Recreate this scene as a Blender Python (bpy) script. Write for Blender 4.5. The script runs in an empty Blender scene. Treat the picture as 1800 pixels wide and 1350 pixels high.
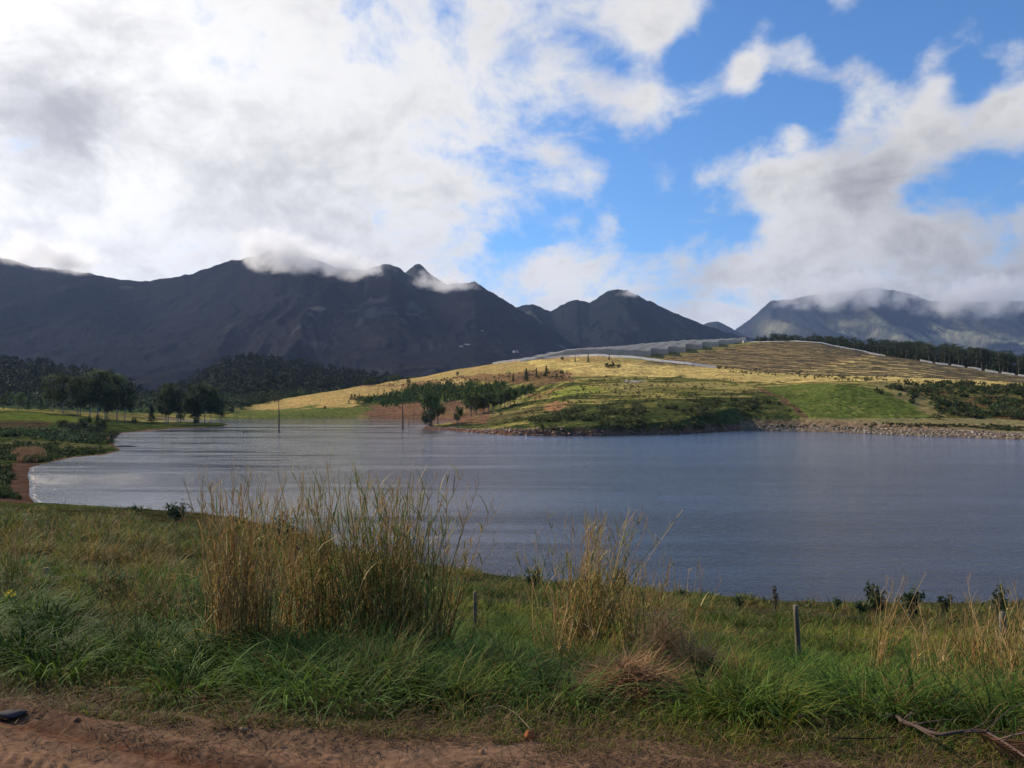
import bpy, math, random
import numpy as np
from mathutils import Vector

random.seed(4)
RNG = np.random.default_rng(11)
sc = bpy.context.scene
COL = sc.collection

# ------------------------------------------------------------------ camera
F = 1386.0                       # focal length in pixels of the 1800 wide photograph
CZ = 12.0                        # eye height over the lake
PITCH = math.atan(25.0 / F)      # looking up a little
cam = bpy.data.objects.new('camera', bpy.data.cameras.new('camera'))
COL.objects.link(cam)
cam.data.sensor_width = 36.0
cam.data.lens = 36.0 * F / 1800.0
cam.data.clip_start = 0.05
cam.data.clip_end = 60000
cam.location = (0, 0, CZ)
cam.rotation_euler = (math.pi / 2 + PITCH, 0, 0)
sc.camera = cam

# ------------------------------------------------------------------ light
SUN_AZ = math.radians(-55)       # left of the view direction (+Y)
SUN_EL = math.radians(30)
sun = bpy.data.objects.new('sun', bpy.data.lights.new('sun', 'SUN'))
COL.objects.link(sun)
sun.data.energy = 5.0
sun.data.angle = math.radians(0.6)
sun.data.color = (1.0, 0.87, 0.68)
sd = Vector((math.sin(SUN_AZ) * math.cos(SUN_EL), math.cos(SUN_AZ) * math.cos(SUN_EL), math.sin(SUN_EL)))
sun.rotation_euler = sd.to_track_quat('Z', 'Y').to_euler()
sun.location = sd * 100
sc.view_settings.view_transform = 'Standard'
sc.view_settings.look = 'None'
sc.view_settings.exposure = 0.22
sc.view_settings.gamma = 1.0
sc.cycles.use_denoising = True
sc.cycles.max_bounces = 8
sc.cycles.transparent_max_bounces = 24
sc.cycles.volume_bounces = 2
sc.cycles.volume_step_rate = 1.0
sc.cycles.volume_max_steps = 128
sc.cycles.sample_clamp_indirect = 6


def pix(px, py, D):
    """world point at ground distance D (along +Y) seen at photo pixel px, py"""
    c, s = math.cos(PITCH), math.sin(PITCH)
    a, b = (np.asarray(px) - 900) / F, (675 - np.asarray(py)) / F
    dy = c - b * s
    dz = s + b * c
    t = D / dy
    return a * t, D + 0 * t, CZ + dz * t


def proj(x, y, z):
    c, s = math.cos(PITCH), math.sin(PITCH)
    zz = z - CZ
    dep = y * c + zz * s
    up = -y * s + zz * c
    dep = np.where(np.abs(dep) < 1e-3, 1e-3, dep)
    return 900 + F * x / dep, 675 - F * up / dep


def dirv(px, py):
    x, y, z = pix(px, py, 1.0)
    v = Vector((float(x), float(y), float(z) - CZ))
    return v.normalized()


# ------------------------------------------------------------------ sky
class NT:
    def __init__(self, tree):
        self.t = tree
        self.n = tree.nodes
        self.l = tree.links

    def node(self, typ, **kw):
        n = self.n.new(typ)
        for k, v in kw.items():
            setattr(n, k, v)
        return n

    def put(self, n, i, v):
        if v is None:
            return
        if hasattr(v, 'is_output') or isinstance(v, bpy.types.NodeSocket):
            self.l.new(v, n.inputs[i])
        else:
            n.inputs[i].default_value = v

    def math(self, op, a, b=None, c=None, clamp=False):
        n = self.node('ShaderNodeMath', operation=op, use_clamp=clamp)
        self.put(n, 0, a); self.put(n, 1, b); self.put(n, 2, c)
        return n.outputs[0]

    def vmath(self, op, a, b=None, out=0):
        n = self.node('ShaderNodeVectorMath', operation=op)
        self.put(n, 0, a); self.put(n, 1, b)
        return n.outputs[out]

    def scale(self, a, s):
        n = self.node('ShaderNodeVectorMath', operation='SCALE')
        self.put(n, 0, a); self.put(n, 3, s)
        return n.outputs[0]

    def noise(self, vec, scale, detail=4, rough=0.55, dist=0.0, dims='3D', out=0, lac=2.0):
        n = self.node('ShaderNodeTexNoise', noise_dimensions=dims)
        self.put(n, 'Vector', vec)
        self.put(n, 'Scale', scale); self.put(n, 'Detail', detail)
        self.put(n, 'Roughness', rough); self.put(n, 'Distortion', dist)
        self.put(n, 'Lacunarity', lac)
        return n.outputs[out]

    def smooth(self, v, a, b, c=0.0, d=1.0):
        n = self.node('ShaderNodeMapRange', interpolation_type='SMOOTHSTEP')
        self.put(n, 0, v); self.put(n, 1, a); self.put(n, 2, b); self.put(n, 3, c); self.put(n, 4, d)
        return n.outputs[0]

    def lin(self, v, a, b, c=0.0, d=1.0):
        n = self.node('ShaderNodeMapRange')
        self.put(n, 0, v); self.put(n, 1, a); self.put(n, 2, b); self.put(n, 3, c); self.put(n, 4, d)
        return n.outputs[0]

    def mix(self, f, a, b, mode='MIX'):
        n = self.node('ShaderNodeMix', data_type='RGBA', blend_type=mode)
        self.put(n, 0, f); self.put(n, 6, a); self.put(n, 7, b)
        return n.outputs[2]


world = bpy.data.worlds.new("World")
sc.world = world
world.use_nodes = True
w = NT(world.node_tree)
w.n.clear()
sky = w.node('ShaderNodeTexSky', sky_type='NISHITA', sun_disc=False)
sky.sun_elevation = SUN_EL
sky.sun_rotation = SUN_AZ        # positive turns from +Y towards +X
sky.altitude = 200
sky.air_density = 1.0
sky.dust_density = 0.4
sky.ozone_density = 2.5
gen = w.node('ShaderNodeTexCoord').outputs['Generated']
sep = w.node('ShaderNodeSeparateXYZ')
w.l.new(gen, sep.inputs[0])
zc = w.math('MAXIMUM', sep.outputs[2], 0.0)
den = w.math('ADD', zc, 0.75)
flat = w.vmath('DIVIDE', gen, None)
cmb = w.node('ShaderNodeCombineXYZ')
for i_ in range(3):
    w.l.new(den, cmb.inputs[i_])
w.l.new(cmb.outputs[0], flat.node.inputs[1])      # plane projection of the cloud layer
warp = w.noise(flat, 4.0, 3, 0.5, out=1)
flatw = w.vmath('ADD', flat, w.scale(w.vmath('SUBTRACT', warp, (0.5, 0.5, 0.5)), 0.12))
n_big = w.noise(flatw, 6.0, 5, 0.55)
n_det = w.noise(flatw, 15.0, 8, 0.60)
n_mot = w.noise(w.vmath('ADD', flatw, (7.1, 2.7, 1.4)), 30.0, 5, 0.6)


def blobs(lst):
    tot = None
    for px, py, r, amp in lst:
        d = dirv(px, py)
        dt = w.vmath('DOT_PRODUCT', gen, tuple(d), out=1)
        k = 2.0 / (r / F) ** 2 / 2.0 * 2.0
        e = w.math('EXPONENT', w.math('MULTIPLY', w.math('SUBTRACT', dt, 1.0), k))
        tot = w.math('MULTIPLY_ADD', e, amp, tot if tot is not None else 0.0)
    return tot


cov = blobs([
    # blue gaps
    (1500, 20, 150, -1.15), (1770, 10, 120, -1.0), (1340, 210, 75, -1.0), (1240, 240, 75, -1.0), (1640, 160, 100, -.95),
    (1170, 300, 60, -.6), (1210, 375, 75, -1.05), (1060, 395, 80, -1.0), (930, 430, 70, -.95), (1310, 385, 55, -.6), (1130, 400, 60, -.5),
    (1770, 305, 55, -1.0), (1690, 328, 50, -.95), (1610, 342, 40, -.6), (1700, 150, 50, -.4), (1060, 265, 60, -.65), (640, 40, 40, -.25), (370, 30, 25, -.4), (600, 20, 25, -.15),
    (1080, 110, 40, -.6), (1180, 120, 45, -.65), (1260, 50, 50, -.9), (1020, 200, 45, -.22), (1000, 60, 40, -.15), (910, 80, 28, -.2), (660, 374, 45, -.5), (1480, 230, 60, -.8),
    (800, 200, 26, -.3), (870, 300, 30, -.25), (500, 160, 26, -.25), (1440, 180, 60, -.4), (1060, 330, 30, -.3), (1800, 60, 40, -.4),
    # clouds inside the gaps
    (1150, 35, 50, .9), (1215, 20, 30, .5), (1130, 75, 36, .5), (1105, 180, 50, .5), (1170, 170, 45, .7), (1235, 168, 36, .95), (1320, 108, 34, 1.45), (1305, 150, 28, 1.1), (1395, 90, 36, 1.25), (1430, 108, 30, 1.0), (1510, 125, 46, 1.45),
    (1628, 98, 34, 1.5), (1500, 203, 38, 1.4), (1605, 198, 56, 1.25), (1480, 3, 40, 1.3), (1700, 62, 42, 1.15), (1650, 150, 26, 1.0), (1785, 75, 30, 1.4), (1400, 235, 32, 1.0), (1560, 160, 24, .7), (1340, 40, 20, .5), (1240, 303, 55, 1.5), (1165, 318, 34, 1.1),
    (1340, 290, 60, 1.15), (1450, 300, 70, .75), (1560, 265, 75, .95), (1680, 235, 70, 1.0), (1780, 175, 60, 1.2), (1760, 400, 110, .55), (1400, 405, 60, .9), (1590, 400, 70, .4), (1080, 384, 28, .75), (1010, 388, 20, .4),
    (1040, 318, 36, 1.25), (985, 330, 26, .6), (1290, 470, 80, .5), (1000, 490, 100, .9), (1100, 460, 50, .6), (1190, 455, 45, .6), (960, 470, 40, .5), (1500, 490, 180, .5), (1660, 375, 50, .4), (640, 180, 320, .80), (150, 250, 420, 1.05), (130, 390, 60, .5), (700, 380, 60, .2),
    # unseen sky overhead and behind the camera opened up to cut ambient light
    (900, -1400, 1100, -.55)])
back = w.smooth(sep.outputs[1], 0.25, -0.35, 0.0, -0.55)  # clears unseen cloud behind the camera to lower the ambient light
cov = w.math('ADD', cov, back)
cov = w.math('ADD', cov, w.smooth(sep.outputs[2], 0.16, 0.03, 0.0, 0.7))
dens0 = w.math('ADD', w.math('ADD', cov, 0.42), w.math('MULTIPLY', w.math('SUBTRACT', n_big, 0.5), 1.1))
dens1 = w.math('ADD', dens0, w.math('ADD', w.math('MULTIPLY', w.math('SUBTRACT', n_det, 0.5), 2.9), w.math('MULTIPLY', w.math('SUBTRACT', n_mot, 0.5), 0.9)))
alpha = w.smooth(dens1, -0.25, 1.05)
# thickness darkens the belly of the cloud, the side towards the sun is whiter
grey = blobs([(70, 235, 90, .8), (140, 225, 50, .4), (60, 110, 90, .35), (430, 330, 110, .35), (300, 420, 110, .10), (120, 390, 40, -.3), (560, 300, 90, .2), (1500, 325, 70, .40), (1640, 300, 80, .40),
              (1200, 500, 90, .55), (1420, 490, 90, .35), (1600, 480, 90, .40), (1760, 500, 110, .50), (1750, 400, 60, .25), (600, 430, 70, .15), (1720, 215, 60, .3), (90, 390, 50, .35), (1250, 315, 50, .25)])
n_sh = w.noise(w.vmath('ADD', flatw, (3.1, 1.7, 0.4)), 9.0, 6, 0.55)
shade = w.math('ADD', w.math('MULTIPLY', grey, 0.85), w.math('MULTIPLY', w.math('SUBTRACT', n_sh, 0.50), 1.0))
shade = w.math('ADD', shade, w.math('MULTIPLY', w.smooth(dens1, 0.6, 1.8), 0.12))
shade = w.math('ADD', shade, w.math('MULTIPLY', w.math('SUBTRACT', n_mot, 0.5), 0.55))
shade = w.math('ADD', shade, w.math('MULTIPLY', w.math('SUBTRACT', n_det, 0.5), 0.9))
shade = w.smooth(shade, -0.15, 1.20)
ccol = w.mix(shade, (0.98, 0.965, 0.95, 1), (0.42, 0.415, 0.44, 1))
glow = w.math('ADD', blobs([(250, 120, 420, .07), (0, 400, 260, .10), (600, 300, 250, .05), (-500, -100, 450, .4)]), 0.755)
glow = w.math('ADD', glow, w.smooth(sep.outputs[1], 0.30, -0.30, 0.0, -0.30))  # clouds out of view behind the camera dimmed for less ambient light
rightdim = w.math('MULTIPLY', blobs([(1700, 470, 260, -.12)]), 1.0)
cs = w.math('ADD', glow, rightdim)
bg1 = w.node('ShaderNodeBackground')
skycol = w.mix(1.0, sky.outputs[0], (0.58, 0.98, 1.36, 1), 'MULTIPLY')
w.l.new(skycol, bg1.inputs[0])
bg1.inputs[1].default_value = 0.105
bg2 = w.node('ShaderNodeBackground')
w.l.new(ccol, bg2.inputs[0])
w.l.new(cs, bg2.inputs[1])
mx = w.node('ShaderNodeMixShader')
w.l.new(alpha, mx.inputs[0]); w.l.new(bg1.outputs[0], mx.inputs[1]); w.l.new(bg2.outputs[0], mx.inputs[2])
wo = w.node('ShaderNodeOutputWorld')
w.l.new(mx.outputs[0], wo.inputs[0])
world.cycles.sampling_method = 'MANUAL'
world.cycles.sample_map_resolution = 512


# ------------------------------------------------------------------ numpy noise
def _hash(ix, iy, seed):
    h = (ix.astype(np.int64) * 374761393 + iy.astype(np.int64) * 668265263 + seed * 1274126177) & 0xffffffff
    h = ((h ^ (h >> 13)) * 1274126177) & 0xffffffff
    h = h ^ (h >> 16)
    return (h & 0xffffff) / float(0xffffff)


def vnoise(x, y, seed=0):
    ix, iy = np.floor(x), np.floor(y)
    fx, fy = x - ix, y - iy
    fx = fx * fx * fx * (fx * (fx * 6 - 15) + 10); fy = fy * fy * fy * (fy * (fy * 6 - 15) + 10)
    a, b = _hash(ix, iy, seed), _hash(ix + 1, iy, seed)
    c, d = _hash(ix, iy + 1, seed), _hash(ix + 1, iy + 1, seed)
    return (a * (1 - fx) + b * fx) * (1 - fy) + (c * (1 - fx) + d * fx) * fy


def fbm(x, y, oct=4, seed=0, gain=0.5):
    s, a, t = 0.0, 1.0, 0.0
    x = np.asarray(x, float); y = np.asarray(y, float)
    for i in range(oct):
        s = s + a * vnoise(x, y, seed + i * 17)
        t += a
        a *= gain
        x, y = x * 2.03 + 13.1, y * 2.03 + 7.7
    return s / t


def ridged(x, y, oct=4, seed=0, gain=0.5):
    s, a, t = 0.0, 1.0, 0.0
    for i in range(oct):
        s = s + a * (1 - np.abs(2 * vnoise(x, y, seed + i * 31) - 1)) ** 1.5
        t += a
        a *= gain
        x, y = x * 2.1 + 5.3, y * 2.1 + 9.9
    return s / t


def sstep(v, a, b):
    t = np.clip((v - a) / (b - a), 0, 1)
    return t * t * (3 - 2 * t)


# ------------------------------------------------------------------ mesh helpers
def mesh_np(name, verts, faces, mat=None, col=None, smooth=True, parent=None):
    """faces: (n,k) array or list of such arrays"""
    me = bpy.data.meshes.new(name)
    verts = np.ascontiguousarray(verts, dtype=np.float32)
    fl = faces if isinstance(faces, list) else [faces]
    fl = [np.ascontiguousarray(f, dtype=np.int32) for f in fl if len(f)]
    me.vertices.add(len(verts))
    me.vertices.foreach_set('co', verts.ravel())
    loops = np.concatenate([f.ravel() for f in fl])
    cnt = np.concatenate([np.full(len(f), f.shape[1], np.int32) for f in fl])
    start = np.concatenate([[0], np.cumsum(cnt)[:-1]]).astype(np.int32)
    me.loops.add(len(loops))
    me.loops.foreach_set('vertex_index', loops)
    me.polygons.add(len(cnt))
    me.polygons.foreach_set('loop_start', start)
    me.update(calc_edges=True)
    me.polygons.foreach_set('use_smooth', np.full(len(cnt), bool(smooth)))
    if col is not None:
        c4 = np.ones((len(verts), 4), np.float32)
        c4[:, :3] = col
        at = me.color_attributes.new('Col', 'FLOAT_COLOR', 'POINT')
        at.data.foreach_set('color', c4.ravel())
    if mat:
        me.materials.append(mat)
    ob = bpy.data.objects.new(name, me)
    COL.objects.link(ob)
    if parent:
        ob.parent = parent
    return ob


def tag(o, label=None, cat=None, group=None, kind=None):
    if label: o['label'] = label
    if cat: o['category'] = cat
    if group: o['group'] = group
    if kind: o['kind'] = kind
    return o


def thing(name, label, cat, loc=(0, 0, 0), rz=0, group=None):
    o = bpy.data.objects.new(name, None)
    o.empty_display_size = 0.3
    COL.objects.link(o)
    o.location = loc
    o.rotation_euler = (0, 0, rz)
    return tag(o, label, cat, group)


def dup(root, loc, rz=0, s=1.0, label=None, group=None):
    r = root.copy(); COL.objects.link(r)
    r.location = loc; r.rotation_euler = (0, 0, rz)
    r.scale = (s, s, s) if not isinstance(s, tuple) else s
    if label: r['label'] = label
    if group: r['group'] = group
    for ch in list(root.children):
        c = ch.copy(); COL.objects.link(c); c.parent = r
    return r


def grid_faces(nr, nc):
    i = np.arange(nr * nc).reshape(nr, nc)
    return np.stack([i[:-1, :-1], i[:-1, 1:], i[1:, 1:], i[1:, :-1]], -1).reshape(-1, 4)


class MB:
    """collects shapes, builds ONE mesh"""
    def __init__(self):
        self.v, self.q, self.t, self.c, self.n = [], [], [], [], 0

    def add(self, v, q=None, t=None, col=(1, 1, 1)):
        v = np.asarray(v, float)
        self.v.append(v)
        c = np.asarray(col, float)
        self.c.append(np.broadcast_to(c, (len(v), 3)))
        if q is not None and len(q): self.q.append(np.asarray(q) + self.n)
        if t is not None and len(t): self.t.append(np.asarray(t) + self.n)
        self.n += len(v)

    def tube(self, pts, rad, sides=6, col=(1, 1, 1), cap=True):
        pts = np.asarray(pts, float); k = len(pts)
        rad = np.broadcast_to(np.asarray(rad, float), (k,))
        tan = np.gradient(pts, axis=0)
        tan /= np.linalg.norm(tan, axis=1)[:, None] + 1e-9
        ref = np.array([0.31, 0.95, 0.05]) if abs(tan[:, 2]).mean() > .6 else np.array([0., 0.1, 1.])
        a = np.cross(tan, ref); a /= np.linalg.norm(a, axis=1)[:, None] + 1e-9
        b = np.cross(tan, a)
        th = np.arange(sides) / sides * 2 * math.pi
        ring = pts[:, None] + rad[:, None, None] * (a[:, None] * np.cos(th)[None, :, None] + b[:, None] * np.sin(th)[None, :, None])
        i = np.arange(k * sides).reshape(k, sides)
        j = np.roll(i, -1, 1)
        q = np.stack([i[:-1], j[:-1], j[1:], i[1:]], -1).reshape(-1, 4)
        v = ring.reshape(-1, 3)
        t = []
        if cap:
            v = np.vstack([v, pts[0], pts[-1]])
            n = k * sides
            t = [(n, (s + 1) % sides, s) for s in range(sides)] + [(n + 1, (k - 1) * sides + s, (k - 1) * sides + (s + 1) % sides) for s in range(sides)]
        cc = np.asarray(col, float)
        if cc.ndim == 2:
            cc = np.repeat(cc, sides, axis=0)
            if cap: cc = np.vstack([cc, cc[:1], cc[-1:]])
        self.add(v, q, t, cc)

    def leaves(self, P, size, col, n_dir=None, aspect=0.5):
        """one rhombus leaf per point"""
        P = np.asarray(P); n = len(P)
        if n == 0: return
        d = RNG.normal(size=(n, 3)); d /= np.linalg.norm(d, axis=1)[:, None]
        e = RNG.normal(size=(n, 3)); e = np.cross(d, e); e /= np.linalg.norm(e, axis=1)[:, None] + 1e-9
        s = np.asarray(size) * RNG.uniform(.6, 1.3, n)
        s = s[:, None]
        v = np.stack([P - d * s, P + e * s * aspect, P + d * s, P - e * s * aspect], 1).reshape(-1, 3)
        q = np.arange(4 * n).reshape(n, 4)
        cc = np.asarray(col, float)
        if cc.ndim == 1: cc = np.broadcast_to(cc, (n, 3))
        self.add(v, q, None, np.repeat(cc, 4, axis=0))

    def build(self, name, mat, parent=None, smooth=True):
        fs = []
        if self.q: fs.append(np.concatenate(self.q))
        if self.t: fs.append(np.concatenate(self.t))
        return mesh_np(name, np.concatenate(self.v), fs, mat, np.concatenate(self.c), smooth, parent)


# ------------------------------------------------------------------ materials
def new_mat(name):
    m = bpy.data.materials.new(name)
    m.use_nodes = True
    t = NT(m.node_tree)
    bs = m.node_tree.nodes['Principled BSDF']
    return m, t, bs


def col_mat(name, rough=0.8, spec=0.3, nscale=3.0, namp=0.35, bscale=None, bstr=0.3, bdist=0.05, sat=1.0, detail=6, nvec=(1, 1, 1)):
    """vertex colour x noise; optional bump"""
    m, t, bs = new_mat(name)
    at = t.node('ShaderNodeVertexColor', layer_name='Col').outputs[0]
    pos = t.node('ShaderNodeTexCoord').outputs['Object']
    pv = t.vmath('MULTIPLY', pos, nvec)
    nn = t.noise(pv, nscale, detail, 0.6)
    k = t.lin(nn, 0.3, 0.7, 1 - namp, 1 + namp)
    cmb = t.node('ShaderNodeCombineXYZ')
    for i in range(3): t.l.new(k, cmb.inputs[i])
    c = t.vmath('MULTIPLY', at, cmb.outputs[0])
    t.l.new(c, bs.inputs['Base Color'])
    bs.inputs['Roughness'].default_value = rough
    bs.inputs['Specular IOR Level'].default_value = spec
    if bscale:
        b = t.node('ShaderNodeBump')
        b.inputs['Strength'].default_value = bstr
        b.inputs['Distance'].default_value = bdist
        t.l.new(t.noise(pv, bscale, 8, 0.65), b.inputs['Height'])
        t.l.new(b.outputs[0], bs.inputs['Normal'])
    return m


def leaf_mat(name, trans=0.35, rough=0.55, spec=0.3, var=0.0):
    m, t, bs = new_mat(name)
    at = t.node('ShaderNodeVertexColor', layer_name='Col').outputs[0]
    c = at
    if var:
        oi = t.node('ShaderNodeObjectInfo').outputs['Random']
        hv = t.node('ShaderNodeHueSaturation')
        t.l.new(t.lin(oi, 0, 1, 1 - var, 1 + var), hv.inputs['Value'])
        t.l.new(t.lin(oi, 0, 1, 0.485, 0.515), hv.inputs['Hue'])
        t.l.new(at, hv.inputs['Color'])
        c = hv.outputs[0]
    t.l.new(c, bs.inputs['Base Color'])
    bs.inputs['Roughness'].default_value = rough
    bs.inputs['Specular IOR Level'].default_value = spec
    tr = t.node('ShaderNodeBsdfTranslucent')
    t.l.new(c, tr.inputs[0])
    mxx = t.node('ShaderNodeMixShader')
    mxx.inputs[0].default_value = trans
    t.l.new(bs.outputs[0], mxx.inputs[1]); t.l.new(tr.outputs[0], mxx.inputs[2])
    t.l.new(mxx.outputs[0], t.n['Material Output'].inputs[0])
    return m


M_ground = col_mat('ground_soil', spec=0.0, nscale=1.3, namp=0.4, bscale=4, bstr=0.6, bdist=0.1)
M_hill = col_mat('hill_grass', nscale=0.5, namp=0.55, bscale=0.45, bstr=1.0, bdist=1.5, rough=1.0, spec=0.0)
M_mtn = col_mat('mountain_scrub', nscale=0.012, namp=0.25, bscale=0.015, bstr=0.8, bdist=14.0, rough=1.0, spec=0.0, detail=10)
M_bark = col_mat('bark', nscale=3, namp=0.35, bscale=12, bstr=0.5, bdist=0.02)
M_leaf = leaf_mat('leaves', 0.25, rough=.7, spec=.15, var=0.16)
M_farleaf = leaf_mat('far_leaves', 0.2, rough=0.8, spec=0.1)
M_grass = leaf_mat('grass_blades', 0.32, rough=0.7, spec=0.12)
M_cane = leaf_mat('dry_stalks', 0.25, rough=0.75, spec=0.12)
M_wood = col_mat('weathered_wood', nscale=14, namp=0.45, bscale=40, bstr=0.4, bdist=0.004, nvec=(1, 1, 0.15))
M_stone = col_mat('stone', spec=.1, nscale=9, namp=0.35, bscale=25, bstr=0.5, bdist=0.01)
M_rock = col_mat('shore_rock', nscale=1.2, namp=0.35, bscale=3, bstr=0.5, bdist=0.1)

# ------------------------------------------------------------------ terrain
LAKE_PX = [(3000, 1050), (2300, 1058), (1800, 1062), (1600, 1064), (1400, 1062), (1200, 1052), (1050, 1035), (930, 1025), (850, 1016), (780, 1006), (700, 1000),
           (640, 990), (590, 968), (540, 945), (450, 922), (370, 906), (300, 903), (200, 900), (100, 896), (66, 890), (50, 872), (52, 852), (48, 835), (52, 822), (85, 813), (130, 804),
           (185, 799), (212, 792), (200, 781), (192, 770), (215, 761), (300, 754), (350, 751.5), (385, 750), (402, 746.5), (396, 744), (350, 742.3), (300, 741),
           (260, 739.5), (300, 737.5), (400, 736.5), (500, 735.7), (600, 735.7), (750, 736.6), (800, 738), (850, 740), (830, 743), (790, 747), (748, 751),
           (742, 753.5), (770, 755.5), (800, 757.5), (850, 762), (900, 765), (980, 766), (1050, 766), (1200, 763), (1320, 756), (1400, 757), (1500, 761), (1600, 765),
           (1800, 772), (2300, 788), (3000, 812)]


def on_water(px, py):
    # intersection of the pixel ray with z = 0
    x, y, z = pix(px, py, 1.0)
    k = CZ / (CZ - z)
    return float(x * k), float(k)


LAKE = np.array([on_water(*p) for p in LAKE_PX])


def lake_sdf(x, y):
    """negative inside the lake"""
    sh = np.shape(x)
    x = np.ravel(x); y = np.ravel(y)
    best = np.full(len(x), 1e9)
    ins = np.zeros(len(x), bool)
    n = len(LAKE)
    for i in range(n):
        ax, ay = LAKE[i]; bx, by = LAKE[(i + 1) % n]
        dx, dy = bx - ax, by - ay
        t = np.clip(((x - ax) * dx + (y - ay) * dy) / (dx * dx + dy * dy), 0, 1)
        d = np.hypot(x - ax - t * dx, y - ay - t * dy)
        best = np.minimum(best, d)
        cond = ((ay > y) != (by > y))
        with np.errstate(divide='ignore', invalid='ignore'):
            xi = (bx - ax) * (y - ay) / (by - ay if by != ay else 1e-9) + ax
        ins ^= cond & (x < xi)
    return np.where(ins, -best, best).reshape(sh)


CP = []                               # px, D, elevation angle (z-CZ)/D


def cp(px, py, D):
    x, y, z = pix(px, py, D)
    CP.append((float(x), D, float(z)))


def cz_(px, D, z):
    CP.append(((px - 900) / F * D, D, z))


for px in (-2200, -900, 0, 500, 900, 1400, 1900, 2900, 4000):
    cz_(px, 1.2, 10.36)
    cz_(px, 3.6, 10.36)
for row in [
    (0, 1150, 5.2), (0, 1095, 6.8), (0, 1040, 9.5), (0, 985, 14), (0, 942, 22), (0, 912, 38), (0, 890, 70),
    (-600, 1150, 5.2), (-600, 1000, 12), (-600, 930, 22), (-600, 880, 45), (-600, 850, 90),
    (300, 1180, 5.2), (300, 1120, 7), (300, 1050, 10), (300, 1000, 14), (300, 960, 22), (300, 930, 40), (300, 910, 70),
    (600, 1190, 5.6), (600, 1135, 8), (600, 1080, 12), (600, 1035, 20), (600, 1000, 34), (600, 978, 52),
    (900, 1205, 5.8), (900, 1160, 8), (900, 1120, 12), (900, 1075, 20), (900, 1042, 34), (900, 1026, 47),
    (1400, 1235, 5.4), (1400, 1200, 8), (1400, 1165, 11.5), (1400, 1120, 20), (1400, 1085, 32), (1400, 1066, 43),
    (1800, 1255, 5.2), (1800, 1215, 8), (1800, 1180, 12), (1800, 1130, 20), (1800, 1090, 32), (1800, 1068, 43),
    (2600, 1255, 5.2), (2600, 1180, 12), (2600, 1125, 20), (2600, 1090, 32), (2600, 1064, 43), (4000, 1180, 12), (4000, 1090, 32), (4000, 1000, 60),
    (-100, 870, 90), (-100, 840, 115), (0, 868, 100), (0, 838, 118), (20, 812, 150), (0, 792, 172), (100, 791, 176), (-300, 820, 110), (-300, 780, 180),
    (0, 768, 225), (100, 764, 240), (170, 757, 270), (0, 745, 285), (100, 744, 290), (0, 722, 360), (100, 727, 372), (200, 738, 385), (300, 747, 345),
    (-300, 715, 360), (-300, 745, 260), (-1200, 800, 120), (-1200, 740, 260), (-1200, 700, 400), (350, 745, 355), (250, 742, 385), (0, 719, 430), (100, 722, 440), (200, 730, 440),
    (300, 724, 560), (300, 705, 760), (100, 706, 700), (-300, 700, 700), (450, 726, 500), (450, 714, 570), (400, 716, 620), (540, 725, 490), (540, 706, 560), (540, 696, 610),
    (570, 690, 625), (640, 678, 640), (700, 668, 650), (800, 650, 625), (880, 637.5, 600), (940, 631, 580), (1000, 627, 560), (1060, 626, 548), (1140, 633, 535),
    (600, 715, 515), (600, 700, 560), (700, 722, 490), (700, 700, 540), (700, 684, 590), (750, 725, 470), (750, 690, 520), (800, 722, 450), (800, 700, 480), (850, 680, 500),
    (790, 744, 322), (850, 728, 335), (850, 752, 288), (900, 714, 350), (900, 745, 280), (900, 690, 430), (950, 670, 460), (1000, 650, 500), (900, 655, 540), (1000, 700, 350),
    (1000, 735, 275), (1100, 720, 300), (1100, 690, 370), (1100, 665, 440), (1100, 642, 500), (1200, 738, 273), (1200, 710, 310), (1200, 680, 390), (1200, 650, 490),
    (1300, 733, 288), (1300, 700, 330), (1300, 672, 410), (1300, 655, 470), (1400, 738, 287), (1400, 700, 335), (1400, 668, 430), (1500, 741, 277), (1500, 737, 290), (1500, 695, 322), (1470, 674, 340),
    (1500, 664, 440), (1600, 742, 268), (1600, 738, 283), (1600, 700, 325), (1600, 675, 375), (1600, 662, 450), (1700, 744, 264), (1700, 740, 278), (1700, 693, 345), (1700, 672, 420),
    (1800, 745, 260), (1800, 741, 275), (1800, 697, 335), (1800, 680, 400), (2200, 750, 250), (2200, 705, 340), (2200, 685, 480), (3000, 740, 230), (3000, 690, 400),
    (1060, 622, 600), (1130, 612, 690), (1200, 628, 570), (1200, 608, 720), (1250, 646, 515), (1300, 601, 770), (1300, 638, 545), (1300, 618, 640), (1350, 652, 490), (1400, 602, 760),
    (1400, 628, 600), (1440, 604, 745), (1500, 615, 700), (1500, 638, 560), (1550, 625, 665), (1600, 633, 630), (1600, 650, 500), (1700, 648, 590), (1700, 660, 500), (1800, 663, 550), (1800, 670, 470),
    (2200, 680, 520)]:
    cp(*row)
for px, D, z in [(570, 820, 8), (700, 860, 12), (880, 820, 25), (1000, 850, 38), (1130, 900, 45), (1300, 980, 52), (1450, 950, 48), (1600, 860, 38), (1800, 760, 24), (2200, 720, 18),
                 (-300, 1200, 16), (100, 1200, 16), (500, 1200, 18), (900, 1300, 30), (1400, 1400, 40), (1800, 1300, 30), (2600, 1200, 30)]:
    cz_(px, D, z)
# sides and behind the camera: open country
for azd in (65, 90, 120, 150, 180, -65, -90, -120, -150):
    for r_, z_ in ((2, 10.36), (8, 10.3 if abs(azd) > 80 else 10), (30, 10.2 if abs(azd) > 80 else 7), (200, 11 if abs(azd) > 80 else 5), (1300, 25)):
        CP.append((r_ * math.sin(math.radians(azd)), r_ * math.cos(math.radians(azd)), z_))
CP = np.array(CP)


def azlog(x, y):
    r = np.hypot(x, y) + 1e-6
    return np.arctan2(x, y) * 1.6, np.log(r), r


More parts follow.
